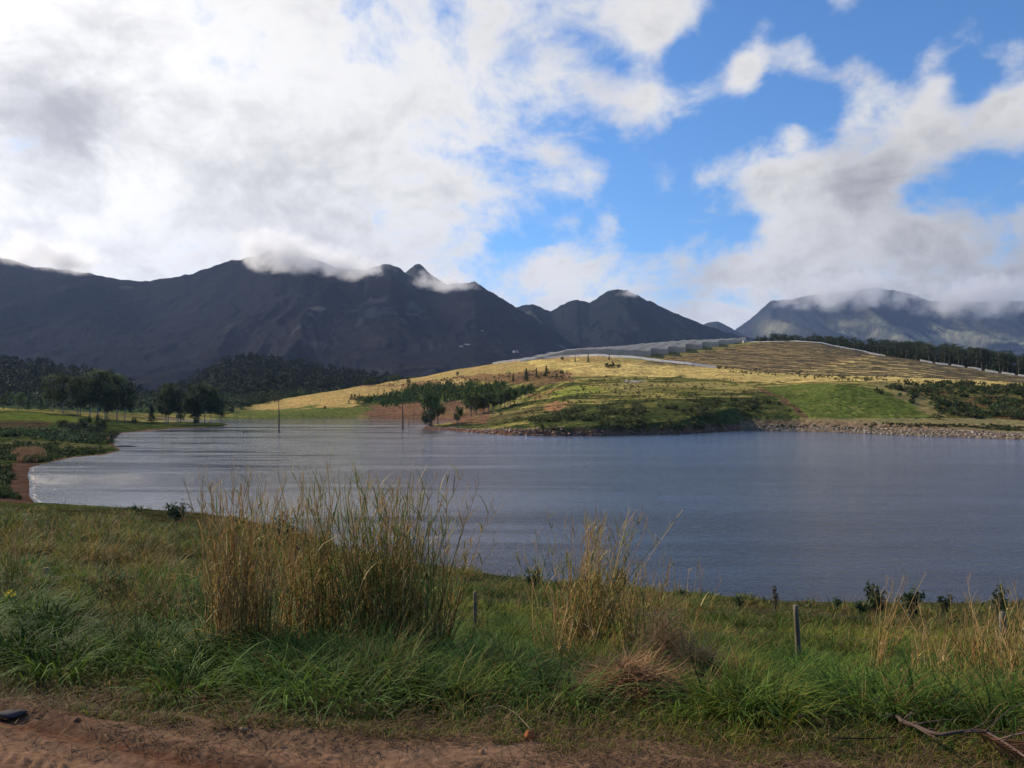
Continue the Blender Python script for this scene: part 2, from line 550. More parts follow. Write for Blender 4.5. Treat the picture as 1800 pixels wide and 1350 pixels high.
_u, _v, _r = azlog(CP[:, 0], CP[:, 1])
_val = (CP[:, 2] - CZ) / _r
_d = np.hypot(_u[:, None] - _u[None], _v[:, None] - _v[None])
_A = np.zeros((len(CP) + 3, len(CP) + 3))
_A[:-3, :-3] = _d + np.eye(len(CP)) * 1e-4
_A[:-3, -3] = 1; _A[:-3, -2] = _u; _A[:-3, -1] = _v
_A[-3:, :-3] = _A[:-3, -3:].T
_W = np.linalg.solve(_A, np.concatenate([_val, [0, 0, 0]]))


def H(x, y):
    """ground height"""
    x = np.asarray(x, float); y = np.asarray(y, float)
    sh = x.shape
    x = x.ravel(); y = y.ravel()
    out = np.empty(len(x))
    for a in range(0, len(x), 60000):
        xs, ys = x[a:a + 60000], y[a:a + 60000]
        u, v, r = azlog(xs, ys)
        d = np.hypot(u[:, None] - _u[None], v[:, None] - _v[None])
        e = d @ _W[:-3] + _W[-3] + _W[-2] * u + _W[-1] * v
        z = CZ + e * r
        s = lake_sdf(xs, ys)
        # small relief, larger far away
        rel = (fbm(xs / 1.3, ys / 1.3, 3, 3) - .5) * 0.28 * sstep(r, 5, 9)
        rel += (fbm(xs / 14, ys / 14, 4, 9) - .5) * 1.3 * sstep(r, 60, 250)
        rel += (fbm(xs / 55, ys / 55, 3, 12) - .5) * 2.5 * sstep(r, 500, 900)
        z = z + rel * sstep(s, 0.5, 8)
        sl = 0.16 + 0.65 * sstep(xs, -60, -30) * (1 - sstep(ys, 300, 330)) * sstep(ys, 150, 200) + 0.5 * (1 - sstep(ys, 70, 100))
        z = np.minimum(z, 0.06 + s * sl + 0.03 * np.clip(s - 3, 0, 200) ** 1.6)
        z = np.maximum(z, 0.05 + 0.015 * np.clip(s, 0, 12))
        z = np.where(s < 0, np.maximum(-3.0, s * 0.28), z)
        out[a:a + 60000] = z
    return out.reshape(sh)


def Hs(x, y):
    return float(H(np.array([x]), np.array([y]))[0])


def ray_ground(px, py, lo=3.0, hi=1300.0, first=True):
    """first ground point seen at a photo pixel"""
    D = np.exp(np.linspace(math.log(lo), math.log(hi), 900))
    x, y, z = pix(px, py, D)
    h = H(x, y)
    k = np.where(h >= z)[0]
    i = k[0] if len(k) else len(D) - 1
    return float(x[i]), float(y[i]), float(h[i])


def inpoly(px, py, poly):
    ins = np.zeros(np.shape(px), bool)
    n = len(poly)
    for i in range(n):
        ax, ay = poly[i]; bx, by = poly[(i + 1) % n]
        if ay == by: continue
        c = (ay > py) != (by > py)
        ins ^= c & (px < (bx - ax) * (py - ay) / (by - ay) + ax)
    return ins


C = lambda *a: np.array(a, float)
VINE = [(1115, 641), (1150, 632), (1210, 622), (1270, 612), (1330, 602), (1380, 600), (1440, 601), (1530, 619), (1600, 630), (1700, 647), (1850, 668), (1850, 677), (1700, 668), (1560, 664), (1450, 661), (1340, 655), (1262, 645)]
# rings: near ground, then the country beyond
az_f = np.radians(np.linspace(-36, 36, 861))
az_l = -np.radians(np.concatenate([np.geomspace(36.3, 180, 60)]))[::-1]
AZ = np.concatenate([az_l, az_f, -az_l[::-1]])
R = np.concatenate([[0.4, 1.0, 1.8], np.geomspace(2.4, 60, 250), np.geomspace(60.6, 230, 110)[0:], np.geomspace(231, 480, 300), np.geomspace(481.5, 900, 200), np.geomspace(910, 12000, 60)])
AA, RR = np.meshgrid(AZ, R)
GX, GY = RR * np.sin(AA), RR * np.cos(AA)
GZ = H(GX, GY)
far = RR > 1500
GZ = np.where(far, np.clip(GZ, 5, 25) - (RR - 1500) * 0.0015, GZ)
SD = lake_sdf(GX, GY)
PX, PY = proj(GX, GY, GZ)
front = GY > 1


def blend(c, m, k):
    m = m[..., None]
    return c * (1 - m) + np.asarray(k) * m


n1 = fbm(GX / 9, GY / 9, 5, 21); n2 = fbm(GX / 40, GY / 40, 4, 5); n3 = fbm(GX / 3, GY / 6, 4, 8)
nz = fbm(GX / 16, GY / 5, 5, 77)
jx = (fbm(GX / 12, GY / 12, 4, 55) - .5) * 26; jy = (fbm(GX / 15, GY / 15, 4, 56) - .5) * 12
QX, QY = PX + jx, PY + jy
gc = np.zeros(GX.shape + (3,)) + C(.040, .038, .016)
# near bank
gc = blend(gc, sstep(n1, .4, .6), C(.055, .055, .02))
gc = blend(gc, sstep(n3, .55, .7) * .6, C(.07, .048, .026))
hillz = (RR > 215) & front
hc = np.zeros_like(gc) + C(.120, .125, .034)
hc = blend(hc, sstep(n1, .45, .62), C(.24, .20, .06))
hc = blend(hc, sstep(nz, .50, .62) * .8, C(.055, .065, .022))
hc = blend(hc, (1 - sstep(nz, .36, .44)) * .7, C(.40, .31, .10))
hc = blend(hc, sstep(n2, .5, .7) * .5, C(.13, .09, .05))
GOLD = C(.50, .36, .115)
goldp = inpoly(QX, QY, [(420, 719), (500, 700), (570, 686), (700, 660), (880, 620), (1260, 560), (1700, 600), (1850, 650), (1850, 690), (1700, 678), (1620, 674), (1540, 671), (1400, 671), (1300, 672), (1200, 663), (1130, 664), (1000, 662), (960, 655), (900, 660), (820, 668),
                        (820, 676), (740, 680), (690, 690), (640, 705), (620, 714), (540, 718), (450, 722)])
g = goldp.astype(float)
hc = blend(hc, g, C(.46, .32, .115))
stripb = inpoly(QX, QY, [(900, 634), (1100, 636), (1260, 646), (1400, 653), (1560, 664), (1850, 668), (1850, 690), (1560, 672), (1330, 672), (1200, 664), (1100, 664), (980, 650)])
hc = blend(hc, g * stripb * .95, C(.68, .50, .165))
hc = blend(hc, g * inpoly(QX, QY, [(500, 702), (640, 690), (800, 672), (740, 690), (620, 712), (520, 716)]) * .6, C(.54, .35, .11))
hc = blend(hc, g * sstep(nz, .5, .62) * .45, C(.33, .22, .09))
hc = blend(hc, g * sstep(n3, .5, .75) * .5, C(.36, .22, .08))
hc = blend(hc, g * sstep(n1, .52, .7) * .55, C(.30, .25, .08))
for poly, c, k in [
    ([(600, 682), (640, 677), (720, 673), (800, 664), (900, 654), (1000, 652), (1010, 668), (950, 676), (890, 672), (800, 668), (720, 679)], C(.19, .10, .055), .8),
    ([(640, 706), (700, 690), (760, 680), (860, 680), (960, 684), (900, 700), (800, 705), (700, 710)], C(.085, .11, .03), .9),
    ([(650, 712), (760, 704), (860, 705), (860, 745), (740, 745), (640, 732)], C(.20, .10, .06), .85),
    ([(390, 739), (420, 722), (520, 716), (620, 714), (660, 722), (600, 739)], C(.12, .14, .035), .9),
    ([(940, 688), (1020, 678), (1110, 680), (1060, 691), (960, 698)], C(.30, .31, .06), .9),
    ([(920, 694), (990, 680), (1000, 684), (940, 699)], C(.26, .13, .06), .7),
    ([(952, 713), (975, 706), (1005, 708), (985, 716), (975, 724), (955, 720)], C(.40, .19, .09), .95),
    ([(1050, 676), (1120, 672), (1250, 672), (1330, 680), (1300, 692), (1150, 690), (1060, 686)], C(.34, .27, .09), .75),
    ([(1130, 680), (1250, 684), (1300, 694), (1200, 694), (1120, 690)], C(.13, .13, .035), .7),
    ([(930, 735), (1010, 715), (1150, 705), (1260, 698), (1330, 704), (1380, 712), (1410, 735), (1330, 752), (1100, 758), (940, 752)], C(.055, .07, .022), .9),
    ([(1340, 678), (1430, 675), (1500, 678), (1560, 690), (1640, 736), (1400, 738), (1370, 712)], C(.105, .135, .030), .95),
    ([(1420, 740), (1400, 728), (1385, 715), (1350, 690), (1330, 678), (1345, 680), (1375, 697), (1405, 718), (1418, 730)], C(.15, .075, .05), .9),
    ([(1530, 672), (1620, 675), (1640, 700), (1660, 736), (1640, 736), (1580, 700)], C(.24, .19, .08), .8),
    ([(1600, 678), (1720, 678), (1850, 690), (1850, 740), (1660, 738), (1640, 700)], C(.09, .085, .03), .9),
    ([(1600, 684), (1640, 680), (1665, 690), (1650, 700), (1610, 694)], C(.24, .09, .045), .5),
    ([(1700, 700), (1740, 694), (1760, 706), (1730, 716), (1700, 712)], C(.22, .08, .045), .5),
    ([(1740, 730), (1850, 722), (1850, 742), (1760, 740)], C(.17, .065, .04), .5)]:
    hc = blend(hc, inpoly(QX, QY, poly) * k * (1 - .35 * sstep(n3, .5, .7)), c)
# terraces: dark grassy steps on the slope
ter = sstep(nz, .56, .66) * sstep(PY, 672, 690) * (PX > 900) * (1 - sstep(PX, 1330, 1400))
hc = blend(hc, ter * .7, C(.045, .055, .02))
hc = blend(hc, ((PY > 735) & (PX > 1395) & (RR > 262) & (RR < 330)) * sstep(PX, 1395, 1410) * .9, C(.22, .185, .085))
vin = inpoly(PX, PY, VINE) & (RR > 420)
hc = blend(hc, vin * .95, C(.58, .42, .155))
vinl = vin & (PX < 1410 + (655 - PY) * 4.2)
hc = blend(hc, vinl * .75, C(.30, .20, .09))
net_u = inpoly(PX, PY, [(1035, 624), (1100, 612), (1200, 604), (1330, 596), (1330, 604), (1210, 623), (1145, 634)]) & (RR > 520)
hc = blend(hc, net_u * .85, C(.19, .17, .06))
gc = blend(gc, hillz.astype(float), hc)
gc = blend(gc, (1 - sstep(GY - (3.74 - .19 * GX), .5, .95)) * (RR < 20), C(.085, .052, .030))
# left bank
leftb = front & (PX < 420) & (RR > 88) & (RR < 430)
lc = np.zeros_like(gc) + C(.040, .055, .016)  # greens darkened: cloud shade on this bank is put into the colour
lc = blend(lc, sstep(n1, .42, .6), C(.066, .078, .022))
lc = blend(lc, sstep(n3, .5, .62) * .5, C(.030, .040, .014))
lc = blend(lc, inpoly(QX, QY, [(-400, 722), (60, 724), (180, 735), (150, 745), (-400, 742)]).astype(float) * .9, C(.115, .14, .028))
lc = blend(lc, inpoly(QX, QY, [(-400, 744), (70, 738), (100, 748), (60, 756), (-400, 752)]).astype(float) * .8, C(.08, .05, .03))
lc = blend(lc, inpoly(QX, QY, [(-400, 752), (60, 752), (90, 762), (-400, 768)]).astype(float) * .6, C(.15, .125, .05))
lc = blend(lc, inpoly(QX, QY, [(-400, 772), (100, 774), (200, 784), (120, 788), (-400, 780)]).astype(float) * .7, C(.12, .11, .045))
gc = blend(gc, leftb.astype(float), lc)
beyond = front * sstep(RR + (n2 - .5) * 60, 520, 560) * (1 - sstep(PX, 380, 470))
gc = blend(gc, beyond * 1.0, C(.05, .07, .03))
gc = blend(gc, sstep(RR, 780, 860), C(.050, .056, .035))
# bare shore rim
rimw = 1.2 + 2.2 * sstep(RR, 200, 260) * (PX > 740)
rim = (1 - sstep(SD + (n3 - .5) * 3, rimw * .4, rimw)) * (SD > -30) * (RR < 480) * (RR > 70)
gc = blend(gc, rim, C(.15, .085, .055))
gc = blend(gc, ((1 - sstep(SD, 3.5, 5.5)) * (PX > 1300) * (RR > 200) * (RR < 400)).astype(float), C(.20, .14, .085))
gc = blend(gc, (1 - sstep(SD + (n3 - .5) * 2, 4, 7)) * (RR < 178) * (RR > 85) * (PX < 60), C(.10, .058, .040))
gc *= (0.85 + 0.3 * fbm(GX / 1.2, GY / 1.2, 2, 99))[..., None]

VV = np.stack([GX, GY, GZ], -1)
NA = len(AZ)
cut = int(np.searchsorted(R, 60.3))
cut2 = int(np.searchsorted(R, 905))


def ringmesh(name, a, b, mat, label):
    v = VV[a:b + 1].reshape(-1, 3)
    fcs = grid_faces(b + 1 - a, NA)[:, ::-1]
    o = mesh_np(name, v, fcs, mat, gc[a:b + 1].reshape(-1, 3))
    return tag(o, label, kind='structure')


ringmesh('ground', 0, cut, M_ground, 'grassy slope falling from the road to the lake')
ringmesh('hillside', cut, cut2, M_hill, 'golden and green hillside round the lake')
ringmesh('plain', cut2, len(R) - 1, M_hill, 'dark plain below the mountains')

# ------------------------------------------------------------------ water
m, t, bs = new_mat('lake_water')
pos = t.node('ShaderNodeTexCoord').outputs['Object']
bs.inputs['Base Color'].default_value = (0.010, 0.020, 0.045, 1)
bs.inputs['Coat Weight'].default_value = 0.8
bs.inputs['Coat IOR'].default_value = 1.45
bs.inputs['Coat Roughness'].default_value = 0.14
bs.inputs['IOR'].default_value = 1.5
bs.inputs['Roughness'].default_value = 0.06
# calm and rough lanes drawn out across the wind
lane = t.noise(t.vmath('MULTIPLY', pos, (0.006, 0.060, 1)), 1.0, 5, 0.6, 0.5)
lane2 = t.noise(t.vmath('MULTIPLY', pos, (0.025, 0.22, 1)), 1.0, 4, 0.55, 0.3)
sx_ = t.node('ShaderNodeSeparateXYZ'); t.l.new(pos, sx_.inputs[0])
wind = t.smooth(sx_.outputs[0], -50, 25, 0.0, 1.0)        # open water takes the wind evenly, the left arm lies in lanes
lanes = t.smooth(t.math('ADD', t.math('MULTIPLY', lane, 0.6), t.math('MULTIPLY', lane2, 0.4)), 0.44, 0.56, 0.10, 1.15)
lanes_r = t.smooth(t.math('ADD', t.math('MULTIPLY', lane, 0.6), t.math('MULTIPLY', lane2, 0.4)), 0.38, 0.62, 0.65, 1.0)
lm = t.node('ShaderNodeMix', data_type='FLOAT')
t.l.new(wind, lm.inputs[0]); t.l.new(lanes, lm.inputs[2]); t.l.new(lanes_r, lm.inputs[3])
cove = t.smooth(sx_.outputs[1], 325, 360, 1.0, 0.25)
lanes = t.math('MULTIPLY', lm.outputs[0], cove)
w1 = t.noise(t.vmath('MULTIPLY', pos, (1.3, 1.6, 1)), 0.9, 3, 0.5, 0.8)
w2 = t.noise(t.vmath('MULTIPLY', pos, (1.3, 2.8, 1)), 2.4, 4, 0.6, 0.4)
w3 = t.noise(t.vmath('MULTIPLY', pos, (0.30, 0.62, 1)), 1.0, 3, 0.55, 0.8)
hh = t.math('ADD', t.math('ADD', t.math('MULTIPLY', w1, 0.50), t.math('MULTIPLY', w2, 0.38)), t.math('MULTIPLY', w3, 0.9))
b = t.node('ShaderNodeBump')
b.inputs['Distance'].default_value = 0.38
t.l.new(t.math('MULTIPLY', lanes, 0.9), b.inputs['Strength'])
t.l.new(hh, b.inputs['Height'])
t.l.new(b.outputs[0], bs.inputs['Normal'])
t.l.new(b.outputs[0], bs.inputs['Coat Normal'])
M_water = m
xs = [-900, 900]; 
wx = np.linspace(-900, 900, 31); wy = np.linspace(20, 700, 15)
WX, WY = np.meshgrid(wx, wy)
wt = mesh_np('lake_water', np.stack([WX, WY, WX * 0], -1).reshape(-1, 3), grid_faces(15, 31), M_water)
tag(wt, 'rippled blue grey lake', kind='structure')


# ------------------------------------------------------------------ mountains
def mountain(name, sky_pts, Dc, Df, zf, p, amp, seed, label, base, rock=0.0, x0=-900, x1=2700, wl=520.0, tint=None, cols=700, rows=170, rough=1.2):
    a = np.array(sky_pts, float)
    pxs = np.linspace(x0, x1, cols)
    pys = np.interp(pxs, a[:, 0], a[:, 1])
    _, _, zc_ = pix(pxs, pys, Dc)
    jit = (fbm(pxs / 14, pxs * 0, 5, seed, .6) - .5) * rough * Dc / F * 5
    s = np.concatenate([np.linspace(0, 1, rows), np.linspace(1.02, 1.6, 30)])
    S, PXg = np.meshgrid(s, pxs, indexing='ij')
    Zc = np.broadcast_to(zc_, S.shape)
    D = Df + (Dc - Df) * S
    X = (PXg - 900) / F * D
    t_ = np.clip(S, 0, 1)
    Z = zf + (Zc - zf) * (0.12 * t_ + 0.88 * t_ ** p) + jit * sstep(t_, .75, 1.0)
    wx_ = X + (fbm(X / wl / 2, D / wl / 2, 3, seed + 3) - .5) * wl * 1.2
    rg = ridged(wx_ / wl, D / wl / 3.2 + X / wl * .15, 7, seed + 5, .58)
    env = np.sin(np.pi * np.clip(t_, 0, 1) ** 1.3) ** 0.8
    Z = Z - amp * (Zc - zf) * env * (1 - rg)
    Z = np.where(S > 1, Zc + jit - (Zc - zf) * ((S - 1) / .6) ** 1.2, Z)
    nA = fbm(X / 300, D / 500, 5, seed + 7); nB = fbm(X / 70, D / 120, 4, seed + 9)
    col = np.zeros(X.shape + (3,)) + np.asarray(base)
    col = blend(col, sstep(nA, .45, .62) * .5, np.asarray(base) * C(1.35, 1.05, .95))
    col = blend(col, (1 - sstep(t_, 0.1, .45)) * .6 * sstep(nA, .35, .6), np.asarray(base) * C(1.15, 1.4, .75))
    if rock:
        slope = np.abs(np.gradient(Z, axis=1)) / (np.abs(np.gradient(X, axis=1)) + 1)
        rk = sstep(nB, .52, .7) * sstep(rg, .45, .75) * sstep(nA, .42, .6)
        col = blend(col, np.clip(rk * rock, 0, 1), C(.26, .24, .21))
    if tint is not None:
        col = tint(col, PXg, S, X, D, Z)
    v = np.stack([X, D, Z], -1).reshape(-1, 3)
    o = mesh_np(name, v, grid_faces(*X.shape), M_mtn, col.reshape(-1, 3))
    return tag(o, label, kind='structure')


LM = [(-900, 400), (-300, 430), (0, 452), (60, 470), (120, 474), (150, 480), (205, 490), (250, 494), (310, 487), (345, 478), (380, 465), (405, 458), (430, 455), (480, 440), (530, 448), (590, 470), (640, 476), (655, 470),
      (684, 463), (700, 470), (715, 482), (740, 494), (780, 500), (812, 498), (835, 494), (850, 505), (880, 524), (907, 540), (935, 556), (960, 575), (1000, 600), (1100, 640), (1300, 690), (2700, 700)]
mountain('mountain_range', LM, 4000, 950, 4, 1.75, .22, 3, 'long dark mountain range under cloud on the left', C(.019, .0195, .023), rock=.22, x1=1400)  # dark scrub colour also stands in for cloud shade on the range
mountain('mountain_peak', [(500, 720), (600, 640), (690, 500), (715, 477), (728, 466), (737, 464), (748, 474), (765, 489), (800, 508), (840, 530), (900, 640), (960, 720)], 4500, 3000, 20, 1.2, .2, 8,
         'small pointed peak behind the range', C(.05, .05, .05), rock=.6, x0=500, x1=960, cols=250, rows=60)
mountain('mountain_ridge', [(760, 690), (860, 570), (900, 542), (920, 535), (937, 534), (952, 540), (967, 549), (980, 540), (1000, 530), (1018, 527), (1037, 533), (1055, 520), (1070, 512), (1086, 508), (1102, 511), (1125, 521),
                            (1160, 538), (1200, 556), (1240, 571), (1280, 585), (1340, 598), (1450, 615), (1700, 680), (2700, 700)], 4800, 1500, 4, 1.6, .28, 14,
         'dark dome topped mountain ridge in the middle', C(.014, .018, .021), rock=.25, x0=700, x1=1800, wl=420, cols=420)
mountain('mountain_knoll', [(1180, 600), (1225, 577), (1245, 567), (1262, 565), (1278, 572), (1292, 580), (1320, 592), (1400, 630), (1500, 700)], 7500, 5000, 50, 1.3, .2, 31,
         'small far knoll in the gap between the ranges', C(.04, .05, .05), x0=1150, x1=1500, cols=150, rows=50)


def pale(col, PXg, S, X, D, Z):  # pale rock patches, with sunlight on the spurs painted into them
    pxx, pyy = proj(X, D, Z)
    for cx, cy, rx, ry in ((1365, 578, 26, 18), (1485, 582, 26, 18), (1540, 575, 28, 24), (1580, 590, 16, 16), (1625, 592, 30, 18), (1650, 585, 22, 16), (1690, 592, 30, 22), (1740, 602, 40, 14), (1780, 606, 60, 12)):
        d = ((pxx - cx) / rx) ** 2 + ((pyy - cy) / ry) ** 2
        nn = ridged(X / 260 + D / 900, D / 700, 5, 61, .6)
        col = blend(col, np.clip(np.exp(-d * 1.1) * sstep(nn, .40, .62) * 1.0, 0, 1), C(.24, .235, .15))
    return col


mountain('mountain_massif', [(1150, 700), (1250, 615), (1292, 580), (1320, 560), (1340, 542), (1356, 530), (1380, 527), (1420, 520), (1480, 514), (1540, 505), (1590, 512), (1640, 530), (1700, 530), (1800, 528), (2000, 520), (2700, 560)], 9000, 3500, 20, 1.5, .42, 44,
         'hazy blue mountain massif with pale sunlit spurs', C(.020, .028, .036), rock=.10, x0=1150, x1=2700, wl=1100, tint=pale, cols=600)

# wooded foothills
WH = [([(-900, 620), (-200, 624), (0, 632), (40, 637), (90, 641), (140, 650), (200, 664), (235, 678), (260, 694), (330, 712), (400, 724)], 1150, 520, -900, 400, 71, 'low wooded hill behind the tall trees at the left'),
      ([(200, 716), (290, 688), (340, 668), (380, 646), (410, 632), (440, 628), (480, 632), (520, 635), (560, 646), (600, 652), (660, 660), (720, 672), (780, 680), (860, 692), (950, 710)], 1300, 640, 200, 950, 73, 'dark wooded hill below the mountain range')]
wood_pts = []
for pts, dc, df, x0_, x1_, sd_, lab in WH:
    o = mountain('wooded_hill', pts, dc, df, -6, 1.1, .12, sd_, lab, C(.020, .028, .014), x0=x0_, x1=x1_, wl=160, cols=200, rows=60, rough=.6)
    co = np.empty(len(o.data.vertices) * 3, np.float32); o.data.vertices.foreach_get('co', co); co = co.reshape(90, 200, 3)[6:62]
    wood_pts.append(co.reshape(-1, 3)[RNG.choice(56 * 200, 2300, replace=False)])
wp = np.concatenate(wood_pts)
mb = MB()
for P in wp:
    h = RNG.uniform(5, 12); r = h * RNG.uniform(.3, .55)
    k = 26
    q = RNG.normal(size=(k, 3)); q /= np.linalg.norm(q, axis=1)[:, None]
    q = q * RNG.uniform(.55, 1, (k, 1)) * C(r, r, h * .45) + C(0, 0, h * .55) + P + RNG.normal(size=3) * C(4, 4, 0)
    c = C(.022, .032, .015) * RNG.uniform(.75, 1.25) * C(RNG.uniform(.85, 1.25), 1, RNG.uniform(.8, 1.1))
    mb.leaves(q, 1.7, c * RNG.uniform(.8, 1.2, (k, 1)), aspect=.8)
tag(mb.build('woodland', M_farleaf), 'dark woodland covering the far low hills', kind='stuff')
# scrubby wood on the flat beyond the left bank
mb = MB()
n = 700
pxr = RNG.uniform(-150, 560, n); Dr = RNG.uniform(500, 900, n)
xr = (pxr - 900) / F * Dr; zr = H(xr, Dr)
_, pyr = proj(xr, Dr, zr)
keep = (pxr < 430) | (Dr > 640)
for x, y, z in zip(xr[keep], Dr[keep], zr[keep]):
    h = RNG.uniform(4, 11); r = h * RNG.uniform(.35, .55); k = 34
    q = RNG.normal(size=(k, 3)); q /= np.linalg.norm(q, axis=1)[:, None]
    q = q * RNG.uniform(.5, 1, (k, 1)) * C(r, r, h * .48) + C(x, y, z + h * .5)
    c = C(.045, .065, .030) * RNG.uniform(.55, 1.5)
    mb.leaves(q, 1.0, c * RNG.uniform(.7, 1.3, (k, 1)), aspect=.8)
tag(mb.build('woodland', M_farleaf), 'mixed green scrubby wood on the flat beyond the tall trees', kind='stuff')


def surf_at(ob, px, py):
    """nearest vertex of a mountain seen at a photo pixel"""
    co = np.empty(len(ob.data.vertices) * 3, np.float32); ob.data.vertices.foreach_get('co', co); co = co.reshape(-1, 3)
    x, y = proj(co[:, 0], co[:, 1], co[:, 2])
    d = np.hypot(x - px, y - py) + co[:, 1] * 2e-4
    return co[np.argmin(d)]


# ------------------------------------------------------------------ dirt road
def y_edge(x):
    return 3.74 - 0.19 * x + (fbm(np.asarray(x) * 1.3, np.asarray(x) * 0 + 3, 4, 5) - .5) * .30


rx = np.concatenate([-np.geomspace(60, 4.85, 36), np.arange(-4.8, 5.6, .014), np.geomspace(5.65, 60, 36)])
rt = np.concatenate([np.linspace(-3.6, -1.4, 30)[:-1], np.arange(-1.4, .36, .011)])
RXg, RT = np.meshgrid(rx, rt)
RYg = 3.74 - 0.19 * np.clip(RXg, -60, 60) + RT
ye = y_edge(RXg)
RZ = 10.392 + (fbm(RXg / .9, RYg / .9, 3, 2) - .5) * .02 + (fbm(RXg / .16, RYg / .16, 4, 6) - .5) * .008 + (fbm(RXg / .035, RYg / .035, 3, 7) - .5) * .007
clod = np.maximum(fbm(RXg / .028, RYg / .028, 2, 17) - .60, 0) * sstep(fbm(RXg / .3, RYg / .3, 3, 18), .4, .6)
RZ += clod * .045
ax_, ay_ = -2.65, 4.05; bx_, by_ = -1.1, 3.33
L_ = math.hypot(bx_ - ax_, by_ - ay_); ux, uy = (bx_ - ax_) / L_, (by_ - ay_) / L_
al = (RXg - ax_) * ux + (RYg - ay_) * uy; pe = -(RXg - ax_) * uy + (RYg - ay_) * ux
pe = pe - .12 * (al / 2) ** 2 + (fbm(al / .4, pe * 0, 3, 41) - .5) * .04
for off, wd, dp in ((0, .07, .026), (-.16, .05, .016), (.25, .09, .012), (-.62, .10, .020)):
    RZ -= dp * np.exp(-((pe - off) / wd) ** 2) - dp * .55 * np.exp(-((pe - off - wd * 1.8) / wd) ** 2)
tre = np.exp(-((pe + .40) / .15) ** 4) * sstep(fbm(al / .5, pe / .3, 2, 43), .25, .4)
RZ += tre * .011 * np.sin((al + (pe + .40) * .9) / .075 * 2 * math.pi)
RZ -= 0.10 * sstep(RYg - ye, -0.06, .22)
rc = np.zeros(RXg.shape + (3,)) + C(.205, .122, .074)
rn = fbm(RXg / .5, RYg / .2, 5, 51); rn2 = fbm(RXg / .05, RYg / .05, 3, 52)
rc = blend(rc, sstep(rn, .4, .65) * .7, C(.145, .080, .048))
rc = blend(rc, np.exp(-((pe) / .10) ** 2) * .7, C(.085, .036, .020))
rc = blend(rc, sstep(rn2, .62, .8) * .5, C(.25, .15, .085))
rc = blend(rc, sstep(RYg - ye, -.35, 0) * .55, C(.12, .072, .045))
M_road = col_mat('road_dirt', nscale=30, namp=.35, bscale=160, bstr=.55, bdist=.006, rough=1.0, spec=.0)
o = mesh_np('dirt_road', np.stack([RXg, RYg, RZ], -1).reshape(-1, 3), grid_faces(*RXg.shape), M_road, rc.reshape(-1, 3))
tag(o, 'red brown dirt road with tyre marks', kind='structure')


# ------------------------------------------------------------------ blades
def blades(P, az, L, W, bend, cb, ct, tilt=0.0, segs=3, curl=None):
    """arrays -> verts, quads, tris, colours. A blade leaves P upward, arches towards az"""
    n = len(P)
    L = np.broadcast_to(L, (n,)); W = np.broadcast_to(W, (n,)); bend = np.broadcast_to(bend, (n,)); tilt = np.broadcast_to(tilt, (n,))
    hx, hy = np.cos(az), np.sin(az)
    ts = np.linspace(0, 1, segs + 1)
    vs, cs_ = [], []
    fa = az + math.pi / 2 + RNG.normal(size=n) * .5
    for i, t_ in enumerate(ts):
        ang = tilt + bend * t_          # angle from vertical
        # integrate direction
        if i == 0:
            pos = P.copy()
        else:
            dt = ts[i] - ts[i - 1]
            am = tilt + bend * (ts[i] + ts[i - 1]) / 2
            d = np.stack([np.sin(am) * hx, np.sin(am) * hy, np.cos(am)], -1)
            pos = pos + d * (L * dt)[:, None]
        wv = W * (1 - t_ ** 1.6) * (.75 if i == 0 else 1) * .5
        side = np.stack([np.cos(fa), np.sin(fa), 0 * fa], -1) * wv[:, None]
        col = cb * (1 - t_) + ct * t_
        if i < segs:
            vs += [pos - side, pos + side]; cs_ += [col, col]
        else:
            vs += [pos]; cs_ += [col]
    k = len(vs)
    v = np.stack(vs, 1).reshape(-1, 3); c = np.stack(cs_, 1).reshape(-1, 3)
    b0 = np.arange(n)[:, None] * k
    q = np.concatenate([b0 + np.array([2 * i, 2 * i + 1, 2 * i + 3, 2 * i + 2]) for i in range(segs - 1)])
    t = b0 + np.array([2 * segs - 2, 2 * segs - 1, 2 * segs])
    return v, q, t, c


def cmix(n, cols, wts=None, var=.25):
    i = RNG.choice(len(cols), n, p=None if wts is None else np.array(wts) / sum(wts))
    return np.array(cols, float)[i] * RNG.uniform(1 - var, 1 + var, (n, 1))


GREEN = C(.105, .175, .024); DKGREEN = C(.042, .085, .014); YGREEN = C(.25, .26, .034); STRAW = C(.44, .29, .10); OLIVE = C(.16, .155, .030); RUST = C(.30, .13, .05); BLUEG = C(.100, .165, .034)

# general grass on the bank
N = 320000
ang = RNG.uniform(-40, 40, N) * math.pi / 180
r = np.exp(RNG.uniform(math.log(3.2), math.log(105), N))
gx, gy = r * np.sin(ang), r * np.cos(ang)
edge = gy - y_edge(gx)
sd_ = lake_sdf(gx, gy)
patch = fbm(gx / .35, gy / .35, 3, 91)
pr = np.where(edge < .35, sstep(edge + (patch - .5) * .5, -.02, .38), 1) * np.where(sd_ < .3, 0, 1)
clump = fbm(gx / (.16 + r * .02), gy / (.16 + r * .02), 3, 92)
pr = pr * (.18 + .82 * sstep(clump, .38, .58))
keep = (RNG.uniform(size=N) < pr) & ~((gx < -35) & (sd_ < 6) & (gy > 70))
gx, gy, r, edge, sd_, clump = gx[keep], gy[keep], r[keep], edge[keep], sd_[keep], clump[keep]
n = len(gx)
gz = H(gx, gy)
gpx, gpy = proj(gx, gy, gz)
zA = fbm(gx / (1.0 + r * .05), gy / (1.0 + r * .05), 4, 93)
zB = fbm(gx / (2.5 + r * .1), gy / (2.5 + r * .1), 3, 94)
length = .07 + (.22 - .11 * sstep(r, 5.6, 7.5) * (1 - sstep(r, 11, 16))) * sstep(edge, .1, 1.1) * (.5 + zA)
length *= np.where(r > 9, 1.0 + .5 * sstep(r, 9, 30), 1)
leftshort = (1 - sstep(gpx, 380, 560)) * sstep(gpy, 1030, 1080)
